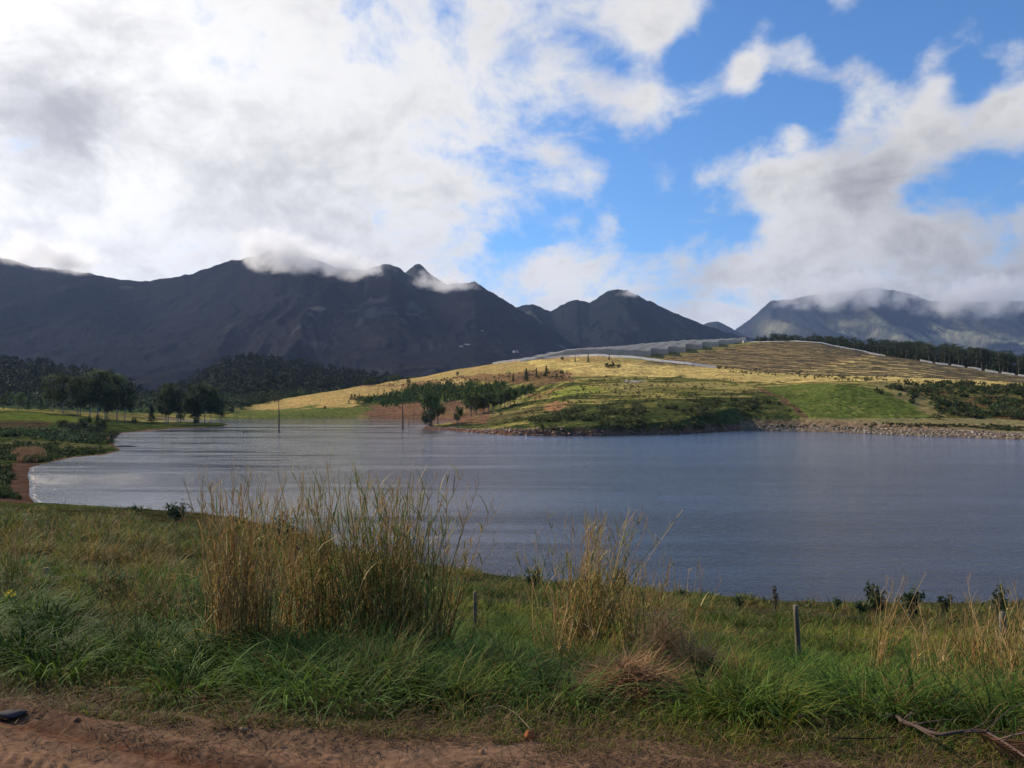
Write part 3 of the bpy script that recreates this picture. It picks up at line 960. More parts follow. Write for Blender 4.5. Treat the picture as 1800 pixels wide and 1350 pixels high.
length *= 1 - .50 * leftshort
length *= RNG.uniform(.55, 1.25, n) * (.55 + .9 * sstep(clump, .4, .7))
lowz = sstep(gpx, 1370, 1400) * (r < 4.7) + (gpx > 985) * (gpx < 1210) * (r < 5.4) + ((gpx > 1330) & (gpx < 1470) & (r < 11)) * .6 + ((gpx > 800) & (gpx < 870) & (r > 7) & (r < 11)) * .6
length *= 1 - .62 * np.clip(lowz, 0, 1)
wd = np.maximum(.0085, .0011 * r) * RNG.uniform(.6, 1.3, n)
col = np.zeros((n, 3)) + GREEN


def cb_(m, c):
    global col
    col = col * (1 - m[:, None]) + np.asarray(c) * m[:, None]


cb_(sstep(zA, .50, .62) * .7, OLIVE)
cb_(sstep(zB, .5, .65) * .7, YGREEN)
cb_((1 - sstep(zB, .32, .42)) * .7, DKGREEN)
cb_(leftshort * .65, YGREEN * .95)
cb_(sstep(gpx, 350, 480) * (1 - sstep(gpx, 900, 1000)) * sstep(gpy, 1120, 1180) * .7, BLUEG)
cb_(sstep(r, 16, 40) * .5, C(.17, .165, .045))
cb_((gpx < 420) * sstep(r, 12, 15) * (1 - sstep(r, 20, 26)) * .5, C(.20, .15, .06))
dry = RNG.uniform(size=n) < (.10 + .25 * sstep(zA, .55, .7) + .35 * (1 - sstep(edge, .1, .45)) + .18 * sstep(gpx, 950, 1300) * (1 - sstep(r, 8, 12)))
dry &= (r > 7) | (RNG.uniform(size=n) < .55)
cb_(dry.astype(float), STRAW * .8)
cb_((RNG.uniform(size=n) < .05).astype(float), RUST * .8)
col *= RNG.uniform(.65, 1.35, (n, 1))
az = RNG.uniform(0, 2 * math.pi, n)
v, q, t_, c = blades(np.stack([gx, gy, gz - .02], -1), az, length, wd, RNG.uniform(.5, 2.3, n), col * .35, col * 1.2, tilt=RNG.uniform(0, .5, n))  # roots coloured darker to paint in the shade between blades
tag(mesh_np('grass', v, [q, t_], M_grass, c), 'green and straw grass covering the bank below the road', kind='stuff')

# long soft mats of darker grass that hang over in mounds
cl = []
for k in range(430):
    a = RNG.uniform(-36, 36) * math.pi / 180; rr_ = math.exp(RNG.uniform(math.log(4.3), math.log(16)))
    x, y = rr_ * math.sin(a), rr_ * math.cos(a)
    if y - float(y_edge(x)) < .45: continue
    p_, _ = proj(x, y, Hs(x, y))
    if p_ < 180 and rr_ < 8 and RNG.uniform() < .6: continue
    if (p_ > 1380 and rr_ < 4.9) or (970 < p_ < 1220 and rr_ < 5.1): continue
    cl.append((x, y, RNG.uniform(.10, .28), RNG.choice(4, p=[.35, .38, .12, .15])))
for pxx, pyy, rad, kd in ((270, 1130, .35, 1), (300, 1110, .3, 1), (90, 1110, .25, 1), (30, 1120, .2, 1), (560, 1160, .4, 3), (640, 1150, .4, 3), (700, 1180, .35, 0), (780, 1150, .4, 0), (840, 1170, .35, 3), (900, 1190, .35, 1), (600, 1210, .35, 3), (500, 1190, .3, 0), (980, 1200, .3, 3),
                          (430, 1150, .3, 1), (480, 1140, .3, 1), (560, 1120, .3, 1), (650, 1120, .35, 1), (720, 1110, .35, 1), (380, 1150, .25, 1), (1010, 1130, .3, 1), (1240, 1180, .25, 1), (1280, 1220, .25, 0), (1320, 1120, .3, 1), (1450, 1150, .3, 0), (1600, 1230, .3, 1), (1660, 1180, .3, 0), (1750, 1240, .3, 1)):
    x, y, z = ray_ground(pxx, min(pyy + 45, 1300)); cl.append((x, y, rad, kd))
Pm, Cm, Lm, Am = [], [], [], []
for x, y, rad, kd in cl:
    k = int(190 * min(1, rad / .25))
    q_ = RNG.normal(size=(k, 2)) * rad * .5
    Pm.append(np.stack([x + q_[:, 0], y + q_[:, 1], H(x + q_[:, 0], y + q_[:, 1]) - .02], -1))
    base = [GREEN, DKGREEN, YGREEN * .6, BLUEG][kd]
    Cm.append(base * RNG.uniform(.6, 1.4, (k, 1)))
    Lm.append(RNG.uniform(.22, .55, k) * (.7 + rad))
    Am.append(np.arctan2(q_[:, 1], q_[:, 0]) + RNG.normal(size=k) * .6)
Pm, Cm, Lm, Am = map(np.concatenate, (Pm, Cm, Lm, Am)); k = len(Pm)
v, q, t_, c = blades(Pm, Am, Lm, np.maximum(RNG.uniform(.007, .015, k), .0009 * Pm[:, 1]), RNG.uniform(1.2, 2.7, k), Cm * .35, Cm * 1.3, tilt=RNG.uniform(0, .35, k), segs=4)  # shade inside the mounds is painted into the darker blade roots
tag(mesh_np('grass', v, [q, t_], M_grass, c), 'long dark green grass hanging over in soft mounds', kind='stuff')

# short cropped grass creeping over the road edge
n = 108000
gx = RNG.uniform(-4.9, 5.6, n); le = RNG.uniform(-.12, 1.0, n); gy = y_edge(gx) + le
ptc = fbm(gx / .22, gy / .14, 3, 96)
kp = (ptc > .52 - .35 * sstep(le, -.05, .45))
gx, gy, le = gx[kp], gy[kp], le[kp]; n = len(gx)
gz = np.maximum(H(gx, gy), np.where(le < .22, 10.392 - .10 * sstep(le, -.06, .22), 0))
c_ = cmix(n, [GREEN, YGREEN, OLIVE, STRAW * .7, C(.20, .12, .05), DKGREEN], [3, 2, 3, 2.5, 2, 1.5], .3)
v, q, t_, c = blades(np.stack([gx, gy, gz - .005], -1), RNG.uniform(0, 6.28, n), RNG.uniform(.03, .10, n) * (.7 + .9 * np.clip(le, 0, 1)), RNG.uniform(.004, .008, n), RNG.uniform(.3, 2.4, n), c_ * .45, c_ * 1.1, tilt=RNG.uniform(0, 1.1, n))  # darker roots again paint shade low in the grass
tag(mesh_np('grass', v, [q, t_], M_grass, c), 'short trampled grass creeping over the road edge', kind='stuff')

# dead grass litter along the road edge
n = 26000
lx = RNG.uniform(-4.8, 5.5, n); le = np.abs(RNG.normal(size=n)) * .22 * np.where(RNG.uniform(size=n) < .5, 1, -1) - .02
lx2 = lx; ly = y_edge(lx) + le
pt = fbm(lx / .25, ly / .12, 3, 95)
kp = pt > .42
lx, ly, le = lx[kp], ly[kp], le[kp]; n = len(lx)
lz = np.where(le < .05, 10.392 + .004 - .10 * sstep(le, -.06, .22), 10.36) + RNG.uniform(0, .022, n)
lz = np.maximum(lz, np.where(le > .02, H(lx, ly) + .01, 0))
lc_ = cmix(n, [C(.13, .075, .038), C(.20, .12, .05), C(.06, .036, .022), C(.26, .18, .07)], [4, 2, 3, .8])
v, q, t_, c = blades(np.stack([lx, ly, lz], -1), RNG.uniform(0, 6.28, n), RNG.uniform(.03, .11, n), RNG.uniform(.003, .006, n), RNG.uniform(-.6, .6, n), lc_, lc_, tilt=RNG.uniform(1.2, 1.62, n))
tag(mesh_np('grass_litter', v, [q, t_], M_cane, c), 'dead brown grass litter along the road edge', kind='stuff')


# ------------------------------------------------------------------ tall dry grass clumps
def tall_clump(px, base_py, width_px, n, h, label, cat='grass clump', lean=(0, 0), green=.35, spread=.10, depth=.25, D=None, group=None, leafn=5, name='tall_grass', shade=1.0, tanonly=False, thick=1.0):
    if D is None:
        x, y, z = ray_ground(px, base_py)
    else:
        x, y = (px - 900) / F * D, D
        z = Hs(x, y)
    rad = width_px / F * y / 2
    t = thing(name, label, cat, (x, y, z), 0, group)
    st = MB(); lfP, lfA, lfL, lfB, lfC, lfT, lfW = [], [], [], [], [], [], []
    cols = [C(.50, .33, .12), C(.34, .19, .07), C(.28, .22, .06), C(.52, .39, .17)]
    for i in range(n):
        ox, oy = RNG.normal() * rad * .5, RNG.normal() * depth * .5
        ox = float(np.clip(ox, -rad, rad))
        hh_ = h * (RNG.uniform(.6, 1.08) if RNG.uniform() < .75 else RNG.uniform(.25, .8))
        ls = C(RNG.normal() * spread + ox / max(rad, .05) * spread * .8 + lean[0], RNG.normal() * spread + lean[1], 0)
        cv = C(RNG.normal() * .11, RNG.normal() * .08, 0)
        ts = np.linspace(0, 1, 6)
        gz_ = Hs(x + ox, y + oy) - z
        pts = C(ox, oy, gz_ - .03) + ts[:, None] * C(0, 0, hh_) + ts[:, None] * ls * hh_ + (ts ** 2)[:, None] * cv * hh_
        c0 = cols[RNG.choice(4, p=[.4, .3, .2, .1])] * RNG.uniform(.6, 1.25) * shade
        if not tanonly and RNG.uniform() < green * .6: c0 = C(.15, .18, .05) * RNG.uniform(.6, 1.2)
        st.tube(pts, np.linspace(.0038, .0016, 6) * RNG.uniform(.8, 1.5) * thick, 3, np.outer(np.linspace(.75, 1.1, 6), c0), cap=False)
        m_ = RNG.poisson(leafn)
        for j in range(m_):
            tt = RNG.uniform(.12, .97)
            p = pts[0] * 0 + np.array([np.interp(tt, ts, pts[:, a]) for a in range(3)])
            lfP.append(p); lfA.append(RNG.uniform(0, 6.28)); lfL.append(RNG.uniform(.12, .38) * (1.1 - .4 * tt) * h / 1.4)
            lfB.append(RNG.uniform(.3, 1.9)); lfT.append(RNG.uniform(.15, .6)); lfW.append(RNG.uniform(.006, .014))
            gr = RNG.uniform() < green
            cc = (C(.14, .20, .045) if gr else cols[RNG.choice(4)]) * RNG.uniform(.6, 1.3) * shade
            lfC.append(cc)
        for j in range(6 if RNG.uniform() < .5 else 2):   # feathery head
            tt = RNG.uniform(.86, 1.0)
            p = np.array([np.interp(tt, ts, pts[:, a]) for a in range(3)])
            lfP.append(p); lfA.append(RNG.uniform(0, 6.28)); lfL.append(RNG.uniform(.05, .19)); lfB.append(RNG.uniform(0, .6)); lfT.append(RNG.uniform(.05, .35)); lfW.append(.003)
            lfC.append(C(.40, .27, .13) * RNG.uniform(.7, 1.2) * shade)
    st.build('stalks', M_cane, t)
    lfC = np.array(lfC)
    v, q, tr, c = blades(np.array(lfP), np.array(lfA), np.array(lfL), np.array(lfW), np.array(lfB), lfC, lfC * 1.1, tilt=np.array(lfT), segs=3)
    mesh_np('leaves', v, [q, tr], M_cane, c, parent=t)
    return t


TG = 'tall dry grass clumps on the verge'
tall_clump(425, 1165, 115, 170, 1.30, 'dense tan and rust grass clump, leftmost of the tall ones, in front of the lake', green=.18, spread=.06, depth=.4, D=5.9, group=TG)
tall_clump(480, 1160, 80, 30, .8, 'lower brown grass clump between the two tallest clumps', green=.35, spread=.12, depth=.4, D=6.0, group=TG)
tall_clump(555, 1120, 70, 95, 1.45, 'narrow upright straw clump beside the widest clump', green=.35, spread=.06, depth=.4, D=6.6, group=TG)
tall_clump(675, 1110, 190, 310, 1.52, 'widest and tallest green brown grass clump in the middle', green=.5, spread=.12, depth=.6, D=6.6, group=TG, leafn=8)
tall_clump(765, 1100, 60, 40, 1.0, 'thin dark grass leaning right off the widest clump', green=.6, spread=.18, lean=(.28, 0), depth=.4, D=6.8, group=TG)
tall_clump(960, 1150, 60, 26, 1.1, 'few dark green grass stems with long leaves just right of the short fence post', green=.7, spread=.12, depth=.3, D=7.0, group=TG, leafn=6)
tall_clump(1020, 1150, 78, 150, 1.38, 'tall thin tan grass clump leaning right with feathery tops', green=.35, spread=.10, lean=(.15, 0), depth=.4, D=7.0, group=TG)
tall_clump(985, 1160, 24, 30, .62, 'small pale fan of dead twiggy stalks', green=0, spread=.22, depth=.1, D=6.0, group=TG, leafn=1, shade=1.25, tanonly=True)
tall_clump(1100, 1130, 95, 110, 1.0, 'loose green tan grass clump behind the straw mound', green=.45, spread=.14, depth=.5, D=7.4, group=TG)
tall_clump(1185, 1120, 60, 30, 1.0, 'sparse slender stems with drooping green leaves right of the loose clump', green=.6, spread=.16, depth=.4, D=7.5, group=TG)
tall_clump(1530, 1165, 22, 34, 1.10, 'thin bundle of dry stalks leaning right, right of the fence post', green=.05, spread=.05, lean=(.22, 0), depth=.12, D=7.8, group=TG, leafn=2, shade=1.1)
tall_clump(1700, 1190, 80, 60, .85, 'broken straw stalks left of the weathered right post', green=.15, spread=.2, depth=.5, D=7.2, group=TG, leafn=3, shade=1.1, thick=1.3)
tall_clump(1780, 1200, 60, 60, .95, 'bent straw stalks at the right edge of the view', green=.2, spread=.25, lean=(-.1, 0), depth=.5, D=6.6, group=TG, leafn=4, shade=1.1, thick=1.3)
tall_clump(1610, 1200, 90, 34, .6, 'short mixed stalks between the two right fence posts', green=.4, spread=.25, depth=.5, D=7.0, group=TG, leafn=4)
tall_clump(235, 1080, 120, 60, .62, 'low tangle of tan stalks in the left grass', green=.3, spread=.35, depth=.6, D=8.0, group=TG, leafn=3, shade=.85)
tall_clump(320, 1080, 90, 45, .6, 'low pinkish tangle of stalks just left of the dense clump', green=.3, spread=.4, depth=.5, D=7.6, group=TG, leafn=3, shade=.9)
tall_clump(10, 1070, 60, 50, .8, 'olive tan tangle at the left edge of the view', green=.4, spread=.3, depth=.5, D=7.6, group=TG, leafn=4, shade=.85)
tall_clump(1230, 1180, 60, 30, .45, 'short dark stems on top of the straw mound', green=.3, spread=.3, depth=.3, D=6.4, group=TG, leafn=3, shade=.6)


# straw heap
def straw_heap(px, py, w_, h_, n, label, col, D=None):
    if D: x, y = (px - 900) / F * D, D; z = Hs(x, y)
    else: x, y, z = ray_ground(px, py)
    mb = MB()
    P = RNG.normal(size=(n, 3)) * C(w_ / 2, w_ / 3, 0)
    hgt = np.exp(-((P[:, 0] / (w_ * .6)) ** 2 + (P[:, 1] / (w_ * .5)) ** 2)) * h_
    P[:, 2] = hgt * RNG.uniform(.3, 1.0, n) + H(x + P[:, 0], y + P[:, 1]) - z
    c_ = cmix(n, [col, col * C(.7, .6, .6), col * 1.3], [3, 2, 1])
    v, q, t, c = blades(P, RNG.normal(size=n) * .9 + RNG.choice([0, math.pi], n), RNG.uniform(.1, .35, n), RNG.uniform(.005, .010, n), RNG.uniform(-.5, .8, n), c_ * .8, c_, tilt=RNG.uniform(1.0, 1.6, n))
    o = mesh_np('straw_heap', v, [q, t], M_cane, c)
    o.location = (x, y, z)
    return tag(o, label, 'straw heap')


straw_heap(1105, 1225, .40, .26, 3000, 'flattened heap of reddish straw lying in green grass', C(.36, .21, .10), D=4.9)
straw_heap(1165, 1160, .20, .60, 1600, 'upright mound of grey brown dead grass behind the flat heap', C(.22, .15, .08), D=5.9)
straw_heap(1225, 1190, .26, .34, 1300, 'dark tangle of dead roots right of the mound', C(.09, .06, .04), D=5.4)
straw_heap(1780, 1215, .25, .22, 700, 'tan heap of bent stalks at the right edge', C(.34, .20, .09), D=5.4)

# ------------------------------------------------------------------ fallen branch
def pw(px, py, D, up=0.0):
    x, y, z = pix(px, py, D)
    return C(float(x), D, float(z) + up)


def pg(px, py, up=.05):
    x, y, z = ray_ground(px, py, lo=3.0, hi=12)
    k = 1 - up / (CZ - z)
    return C(x * k, y * k, CZ + (z - CZ) * k)


def wig(pts, n_, amp, sd):
    pts = np.asarray(pts); t0_ = np.linspace(0, 1, len(pts)); t1_ = np.linspace(0, 1, n_)
    P = np.stack([np.interp(t1_, t0_, pts[:, a]) for a in range(3)], -1)
    P = np.vstack([P[:1], (P[:-2] + 2 * P[1:-1] + P[2:]) / 4, P[-1:]])
    for a in range(3):
        P[:, a] += (fbm(t1_ * n_ / 3.5, t1_ * 0 + a * 7 + sd, 3, 301 + a) - .5) * amp * np.sin(np.pi * np.clip(t1_, .05, .95))
    return P


mb = MB()
bc = C(.085, .052, .040)
main = np.array([pg(1405, 1260, .19), pg(1440, 1248, .19), pg(1490, 1250, .19), pg(1520, 1252, .19), pg(1565, 1258, .19), pg(1600, 1270, .19), pg(1650, 1287, .19), pg(1700, 1288, .19), pg(1730, 1282, .19), pg(1775, 1310, .19), pg(1830, 1350, .19)])
tb = thing('fallen_branch', 'long dark fallen branch with a pale split, lying in the grass at lower right', 'branch', tuple(main[4]))
o_ = main[4]
mb.tube(wig(main - o_, 36, .05, 1), np.interp(np.linspace(0, 1, 36), np.linspace(0, 1, 6), [.005, .010, .011, .009, .007, .004]) * RNG.uniform(.88, 1.12, 36), 7, bc)
for i in range(16):
    a_ = RNG.uniform(.05, .9) * 10; k0_ = int(a_); p_ = main[k0_] + (main[k0_ + 1] - main[k0_]) * (a_ - k0_) - o_
    d_ = C(RNG.uniform(-.25, .35), RNG.uniform(-.12, .12), RNG.uniform(-.04, .16))
    mb.tube(wig([p_, p_ + d_ * .5 + C(0, 0, .02), p_ + d_], 9, .03, i), np.linspace(.0035, .0012, 9), 4, bc * RNG.uniform(.8, 1.6))
mb.tube(np.array([pg(1450, 1247, .19), pg(1475, 1228, .19), pg(1510, 1220, .19), pg(1545, 1203, .19), pg(1562, 1172, .19)]) - o_, [.006, .0055, .005, .004, .002], 6, bc)
mb.tube(np.array([pg(1520, 1251, .19), pg(1590, 1240, .19), pg(1660, 1236, .19), pg(1700, 1230, .19)]) - o_, [.005, .005, .004, .002], 5, C(.20, .09, .05))
mb.tube(np.array([pg(1600, 1272, .19), pg(1630, 1290, .19), pg(1655, 1302, .19)]) - o_, [.005, .004, .002], 5, bc)
mb.tube(np.array([pg(1530, 1212, .19), pg(1555, 1198, .19), pg(1570, 1200, .19)]) - o_, [.003, .003, .002], 5, C(.18, .10, .05))
mb.build('bark', M_bark, tb)
mb = MB()
mb.tube(np.array([pg(1532, 1252.5, .19), pg(1550, 1254, .19), pg(1567, 1257, .19)]) - o_ + C(0, -.010, .006), [.003, .008, .004], 6, C(.62, .52, .32))
mb.build('pale_split', M_cane, tb)
mb = MB()
P = []
for i in range(60):
    a = RNG.uniform(0, 1); s0 = pg(1715, 1285, .19) * (1 - a) + pg(1790, 1325, .19) * a
    d = C(RNG.uniform(.1, .5), RNG.uniform(-.2, .1), RNG.uniform(-.22, .02))
    pts = s0 + np.linspace(0, 1, 4)[:, None] * d + (np.linspace(0, 1, 4) ** 2)[:, None] * C(0, 0, -.05)
    mb.tube(pts - o_, [.0022, .0018, .0014, .001], 3, C(.22, .10, .05) * RNG.uniform(.5, 1.2), cap=False)
mb.build('dry_twigs', M_cane, tb)

# more sticks on the ground
for i, (pts, rad, lab, c0) in enumerate([
    ([(1215, 1175, 0), (1222, 1200, 0), (1255, 1225, 0), (1300, 1240, 0), (1350, 1250, 0), (1400, 1262, 0)], .009, 'brown curved stick leading down from the dark tangle', C(.16, .10, .06)),
    ([(1470, 1297, 0), (1520, 1298, 0), (1600, 1296, 0)], .004, 'thin dark straight stick below the fallen branch', C(.06, .04, .03)),
    ([(300, 1270, 4.02), (335, 1276, 3.97), (375, 1283, 3.93)], .002, 'single pale straw lying on the road', C(.50, .33, .14)),
    ([(855, 1245, 4.25), (880, 1240, 4.28), (905, 1252, 4.15), (935, 1284, 3.9)], .003, 'yellow arched dry stalk above the orange stone', C(.45, .33, .19)),
    ([(325, 1120, 5.6), (345, 1105, 5.6), (370, 1112, 5.5), (440, 1130, 5.4)], .004, 'yellow curved leaf stalk at the foot of the dense clump', C(.50, .30, .07))]):
    mb = MB()
    W_ = np.array([pw(*p) if p[2] else pg(p[0], p[1], .1) for p in pts])
    if 'on the road' in lab: W_[:, 2] = 10.402
    t0_ = np.linspace(0, 1, len(W_)); t1_ = np.linspace(0, 1, 14)
    Wi = np.stack([np.interp(t1_, t0_, W_[:, a]) for a in range(3)], -1)
    mb.tube(Wi - W_[0], np.linspace(rad, rad * .5, 14), 5, c0)
    o = mb.build('dry_stick', M_cane)
    o.location = W_[0]
    tag(o, lab, 'stick')
# arching bramble canes, left
for i, (pts, lab) in enumerate([([(215, 1065, 8), (170, 1025, 8), (125, 1015, 8)], 'thin dark bramble cane arching left'), ([(180, 1052, 7.5), (140, 1010, 7.6), (90, 1015, 7.8)], 'low bramble cane near the left grass tangle'),
                                ([(150, 1018, 8), (200, 1010, 8), (245, 1020, 8), (270, 1038, 8)], 'brown cane arching right over the left tangle'), ([(5, 1020, 7.6), (30, 1028, 7.6), (55, 1040, 7.6)], 'dark cane sloping down at the left edge')]):
    W_ = np.array([pw(*p) for p in pts]); t0_ = np.linspace(0, 1, len(W_)); t1_ = np.linspace(0, 1, 12)
    Wi = np.stack([np.interp(t1_, t0_, W_[:, a]) for a in range(3)], -1)
    Wi[1:-1] = (Wi[:-2] + Wi[1:-1] + Wi[2:]) / 3
    mb = MB(); mb.tube(Wi - W_[0], .003, 4, C(.10, .06, .045))
    o = mb.build('bramble_cane', M_bark); o.location = W_[0]; tag(o, lab, 'cane')


# ------------------------------------------------------------------ stones
def stone(px, py, D, size, col, label, flat=.6, asp=1.0):
    x = 0.0
    z = 10.395
    D = (CZ - z) / ((CZ - float(pix(px, py, 1.0)[2]))) if D is None else D
    x = (px - 900) / F * D
    n1_, n2_ = 10, 14
    th, ph = np.meshgrid(np.linspace(0, math.pi, n1_), np.linspace(0, 2 * math.pi, n2_, endpoint=False), indexing='ij')
    d = np.stack([np.sin(th) * np.cos(ph), np.sin(th) * np.sin(ph), np.cos(th)], -1)
    rr_ = 1 + (fbm(d[..., 0] * 1.4 + px, d[..., 1] * 1.4 + d[..., 2] * 1.3, 3, int(px)) - .5) * .8
    v = d * rr_[..., None] * C(size * asp, size * .7, size * flat)
    i = np.arange(n1_ * n2_).reshape(n1_, n2_); j = np.roll(i, -1, 1)
    q = np.stack([i[:-1], i[1:], j[1:], j[:-1]], -1).reshape(-1, 4)
    o = mesh_np('stone', v.reshape(-1, 3), q, M_stone, np.broadcast_to(col, (n1_ * n2_, 3)))
    o.location = (x, D, z + size * flat * .5)
    return tag(o, label, 'stone')


stone(27, 1257, None, .055, C(.055, .045, .05), 'long dark flat stone on the road at the left', .32, 1.35)
stone(143, 1270, None, .022, C(.09, .045, .03), 'small dark clod on the road', .7)
stone(433, 1286, None, .022, C(.22, .14, .08), 'small tan clod on the road below the grass edge', .7)
stone(930, 1297, None, .027, C(.34, .10, .035), 'orange stone at the road edge', .8)
stone(848, 1324, None, .014, C(.40, .20, .09), 'tiny orange pebble on the road', .8)


# ------------------------------------------------------------------ fence posts and wires
def post(px, top, base, D, r, label, tilt=0.0, group='old wooden fence posts'):
    x = (px - 900) / F * D
    zt = float(pix(px, top, D)[2]); zb = Hs(x, D) - .1
    t = thing('fence_post', label, 'fence post', (x, D, zb), 0, group)
    mb = MB()
    hgt = zt - zb
    k = 9
    pts = np.stack([tilt * np.linspace(1, 0, k) + RNG.normal(size=k) * .002, np.zeros(k), np.linspace(0, hgt, k)], -1)
    pts[:, 0] -= 0
    mb.tube(pts, r * np.linspace(1.1, .92, k) * RNG.uniform(.96, 1.04, k), 10, C(.15, .125, .085))
    mb.build('shaft', M_wood, t)
    for f_ in (.93, .62, .35):
        mb = MB()
        zz = hgt * f_
        a = np.linspace(0, 2 * math.pi, 13)
        mb.tube(np.stack([np.cos(a) * r * 1.06 + tilt * (1 - f_), np.sin(a) * r * 1.06, zz + a * 0], -1), .0016, 4, C(.12, .11, .10), cap=False)
        mb.build('wire_tie', M_wood, t)
    return C(x, D, zt)


p1 = post(835, 1040, 1110, 10.8, .026, 'short grey fence post half sunk in grass right of the widest clump', .02)
p2 = post(1396, 1064, 1190, 10.6, .034, 'upright grey round fence post against the lake', .05)
p3 = post(1757, 1076, 1165, 10.6, .045, 'weathered pale fence post among straw stalks at the right', .03)
p4 = post(85, 998, 1040, 11.5, .04, 'grey mossy fence post low in the left grass', 0)
p5 = post(137, 1008, 1040, 11.2, .022, 'thin pale fence stake right of the mossy left post', 0)
M_wire, tw, bw = new_mat('fence_wire')
bw.inputs['Base Color'].default_value = (.16, .15, .14, 1); bw.inputs['Metallic'].default_value = .6; bw.inputs['Roughness'].default_value = .6
seq = [p4 - C(9, 0, -.2), p4, p5, p1, p2, p3, p3 + C(6, -.3, -.3)]
names = ['upper', 'middle', 'lower']
for k_, dz in enumerate((-.09, -.38, -.68)):
    mb = MB()
    for a, b in zip(seq[:-1], seq[1:]):
        tt = np.linspace(0, 1, 12)[:, None]
        pts = a * (1 - tt) + b * tt + C(0, 0, dz) - (4 * tt * (1 - tt)) * C(0, 0, .05)
        mb.tube(pts, .0016, 3, C(.2, .2, .2), cap=False)
    o = mb.build('fence_wire', M_wire)
    tag(o, names[k_] + ' wire strung between the grey fence posts', 'wire', 'fence wires')


# ------------------------------------------------------------------ small leafy shrubs on the lake bank
def shrub(px, base_py, hpx, wpx, label, D=None, col=C(.05, .075, .03), n=420, leaf=.03, name='leafy_shrub', stems=7, open_=.6, group=None):
    if D: x, y = (px - 900) / F * D, D; z = Hs(x, y)
    else: x, y, z = ray_ground(px, base_py)
    zt = float(pix(px, base_py - hpx, y)[2])
    h = max(zt - z, .2); w_ = wpx / F * y / 2
    t = thing(name, label, 'shrub', (x, y, z), 0, group)
    mb, ml = MB(), MB()
    for i in range(stems):
        a = RNG.uniform(0, 6.28); rr_ = RNG.uniform(.1, 1) * w_
        e = C(math.cos(a) * rr_, math.sin(a) * rr_, h * RNG.uniform(.6, 1.0))
        tt = np.linspace(0, 1, 6)[:, None]
        pts = e * tt * C(1, 1, 1) + C(0, 0, .12 * h) * np.sin(tt * math.pi)
        mb.tube(pts, np.linspace(.02, .006, 6) * h / 1.2, 4, C(.10, .08, .05), cap=False)
        k = n // stems
        u = RNG.uniform(.30 if open_ else .1, 1.02, k) ** .7
        P = e * u[:, None] + RNG.normal(size=(k, 3)) * C(1, 1, .7) * w_ * .22
        ml.leaves(P, leaf, np.outer(RNG.uniform(.5, 1.6, k), col), aspect=.32)
    mb.build('stems', M_bark, t)
    ml.build('foliage', M_leaf, t)
    return t


SG = 'small leafy shrubs along the near shore'
shrub(1538, 1075, 45, 46, 'round dark leafy shrub against the lake behind the dry leaning stalks', D=30, leaf=.11, group=SG)
shrub(1515, 1078, 25, 30, 'low shrub joined to the left of the round dark shrub', D=30, leaf=.10, group=SG, n=260)
shrub(1598, 1082, 50, 34, 'palm like shrub with drooping leaves right of the round shrub', D=28, leaf=.12, group=SG, n=300)
shrub(1657, 1075, 28, 22, 'small dark sprig shrub against the water', D=33, leaf=.10, group=SG, n=160)
shrub(1752, 1075, 56, 30, 'tallest sparse shrub near the right post', D=26, leaf=.09, group=SG, n=220)
shrub(1300, 1072, 26, 22, 'tiny green sprig right of the slender stems', D=34, leaf=.09, group=SG, n=120)
shrub(1360, 1060, 30, 16, 'thin reddish sprig left of the upright fence post', D=34, leaf=.08, group=SG, n=110, col=C(.10, .08, .04))
shrub(1085, 1035, 42, 36, 'dark leafy bush behind the tall leaning clump', D=33, leaf=.11, group=SG)
shrub(1052, 1040, 28, 26, 'small bush left of the dark leafy bush', D=33, leaf=.10, group=SG, n=240)
shrub(940, 1030, 28, 30, 'dark small bush behind the few green stems', D=42, leaf=.13, group=SG, n=240)
shrub(882, 1028, 14, 26, 'flat dark shrub on the shore right of the widest clump', D=45, leaf=.12, group=SG, n=160)
shrub(312, 912, 26, 40, 'dark bushy shrub on the shore edge at the left', D=62, leaf=.17, group=SG)
shrub(235, 905, 12, 36, 'flat grey green shrub on the left shore', D=75, leaf=.17, group=SG, n=200)
shrub(500, 925, 30, 60, 'olive bush between the two left tall clumps by the water', D=50, leaf=.15, group=SG)
shrub(1200, 1060, 22, 30, 'small dark bush behind the slender stems', D=40, leaf=.12, group=SG, n=200)
shrub(1470, 1066, 16, 22, 'lone tiny sprig between the fence post and the round shrub', D=38, leaf=.09, group=SG, n=90)
# shore weeds: taller mixed growth at the top of the water edge
n = 26000
k0 = RNG.uniform(0, 1, n)
wx_ = RNG.uniform(-60, 36, n); wy_ = RNG.uniform(18, 98, n)
s_ = lake_sdf(wx_, wy_)
pxx_, _ = proj(wx_, wy_, np.zeros(n) + .5)
kk = (s_ > .3) & (s_ < 5.5) & (pxx_ > 110) & (pxx_ < 1900) & (fbm(wx_ / 1.5, wy_ / 1.5, 3, 31) > .40)
wx_, wy_, s_ = wx_[kk], wy_[kk], s_[kk]; n = len(wx_)
c_ = cmix(n, [C(.05, .075, .025), C(.09, .11, .03), C(.20, .14, .07), C(.28, .21, .09)], [4, 4, 2, 1.5])
v, q, t, c = blades(np.stack([wx_, wy_, H(wx_, wy_) - .05], -1), RNG.uniform(0, 6.28, n), RNG.uniform(.25, .8, n) * (.5 + fbm(wx_ / 2, wy_ / 2, 2, 33)), RNG.uniform(.03, .07, n), RNG.uniform(.3, 1.6, n), c_ * .7, c_ * 1.1, tilt=RNG.uniform(0, .6, n))
tag(mesh_np('shore_weeds', v, [q, t], M_grass, c), 'dark weeds and grass fringing the near shore', kind='stuff')
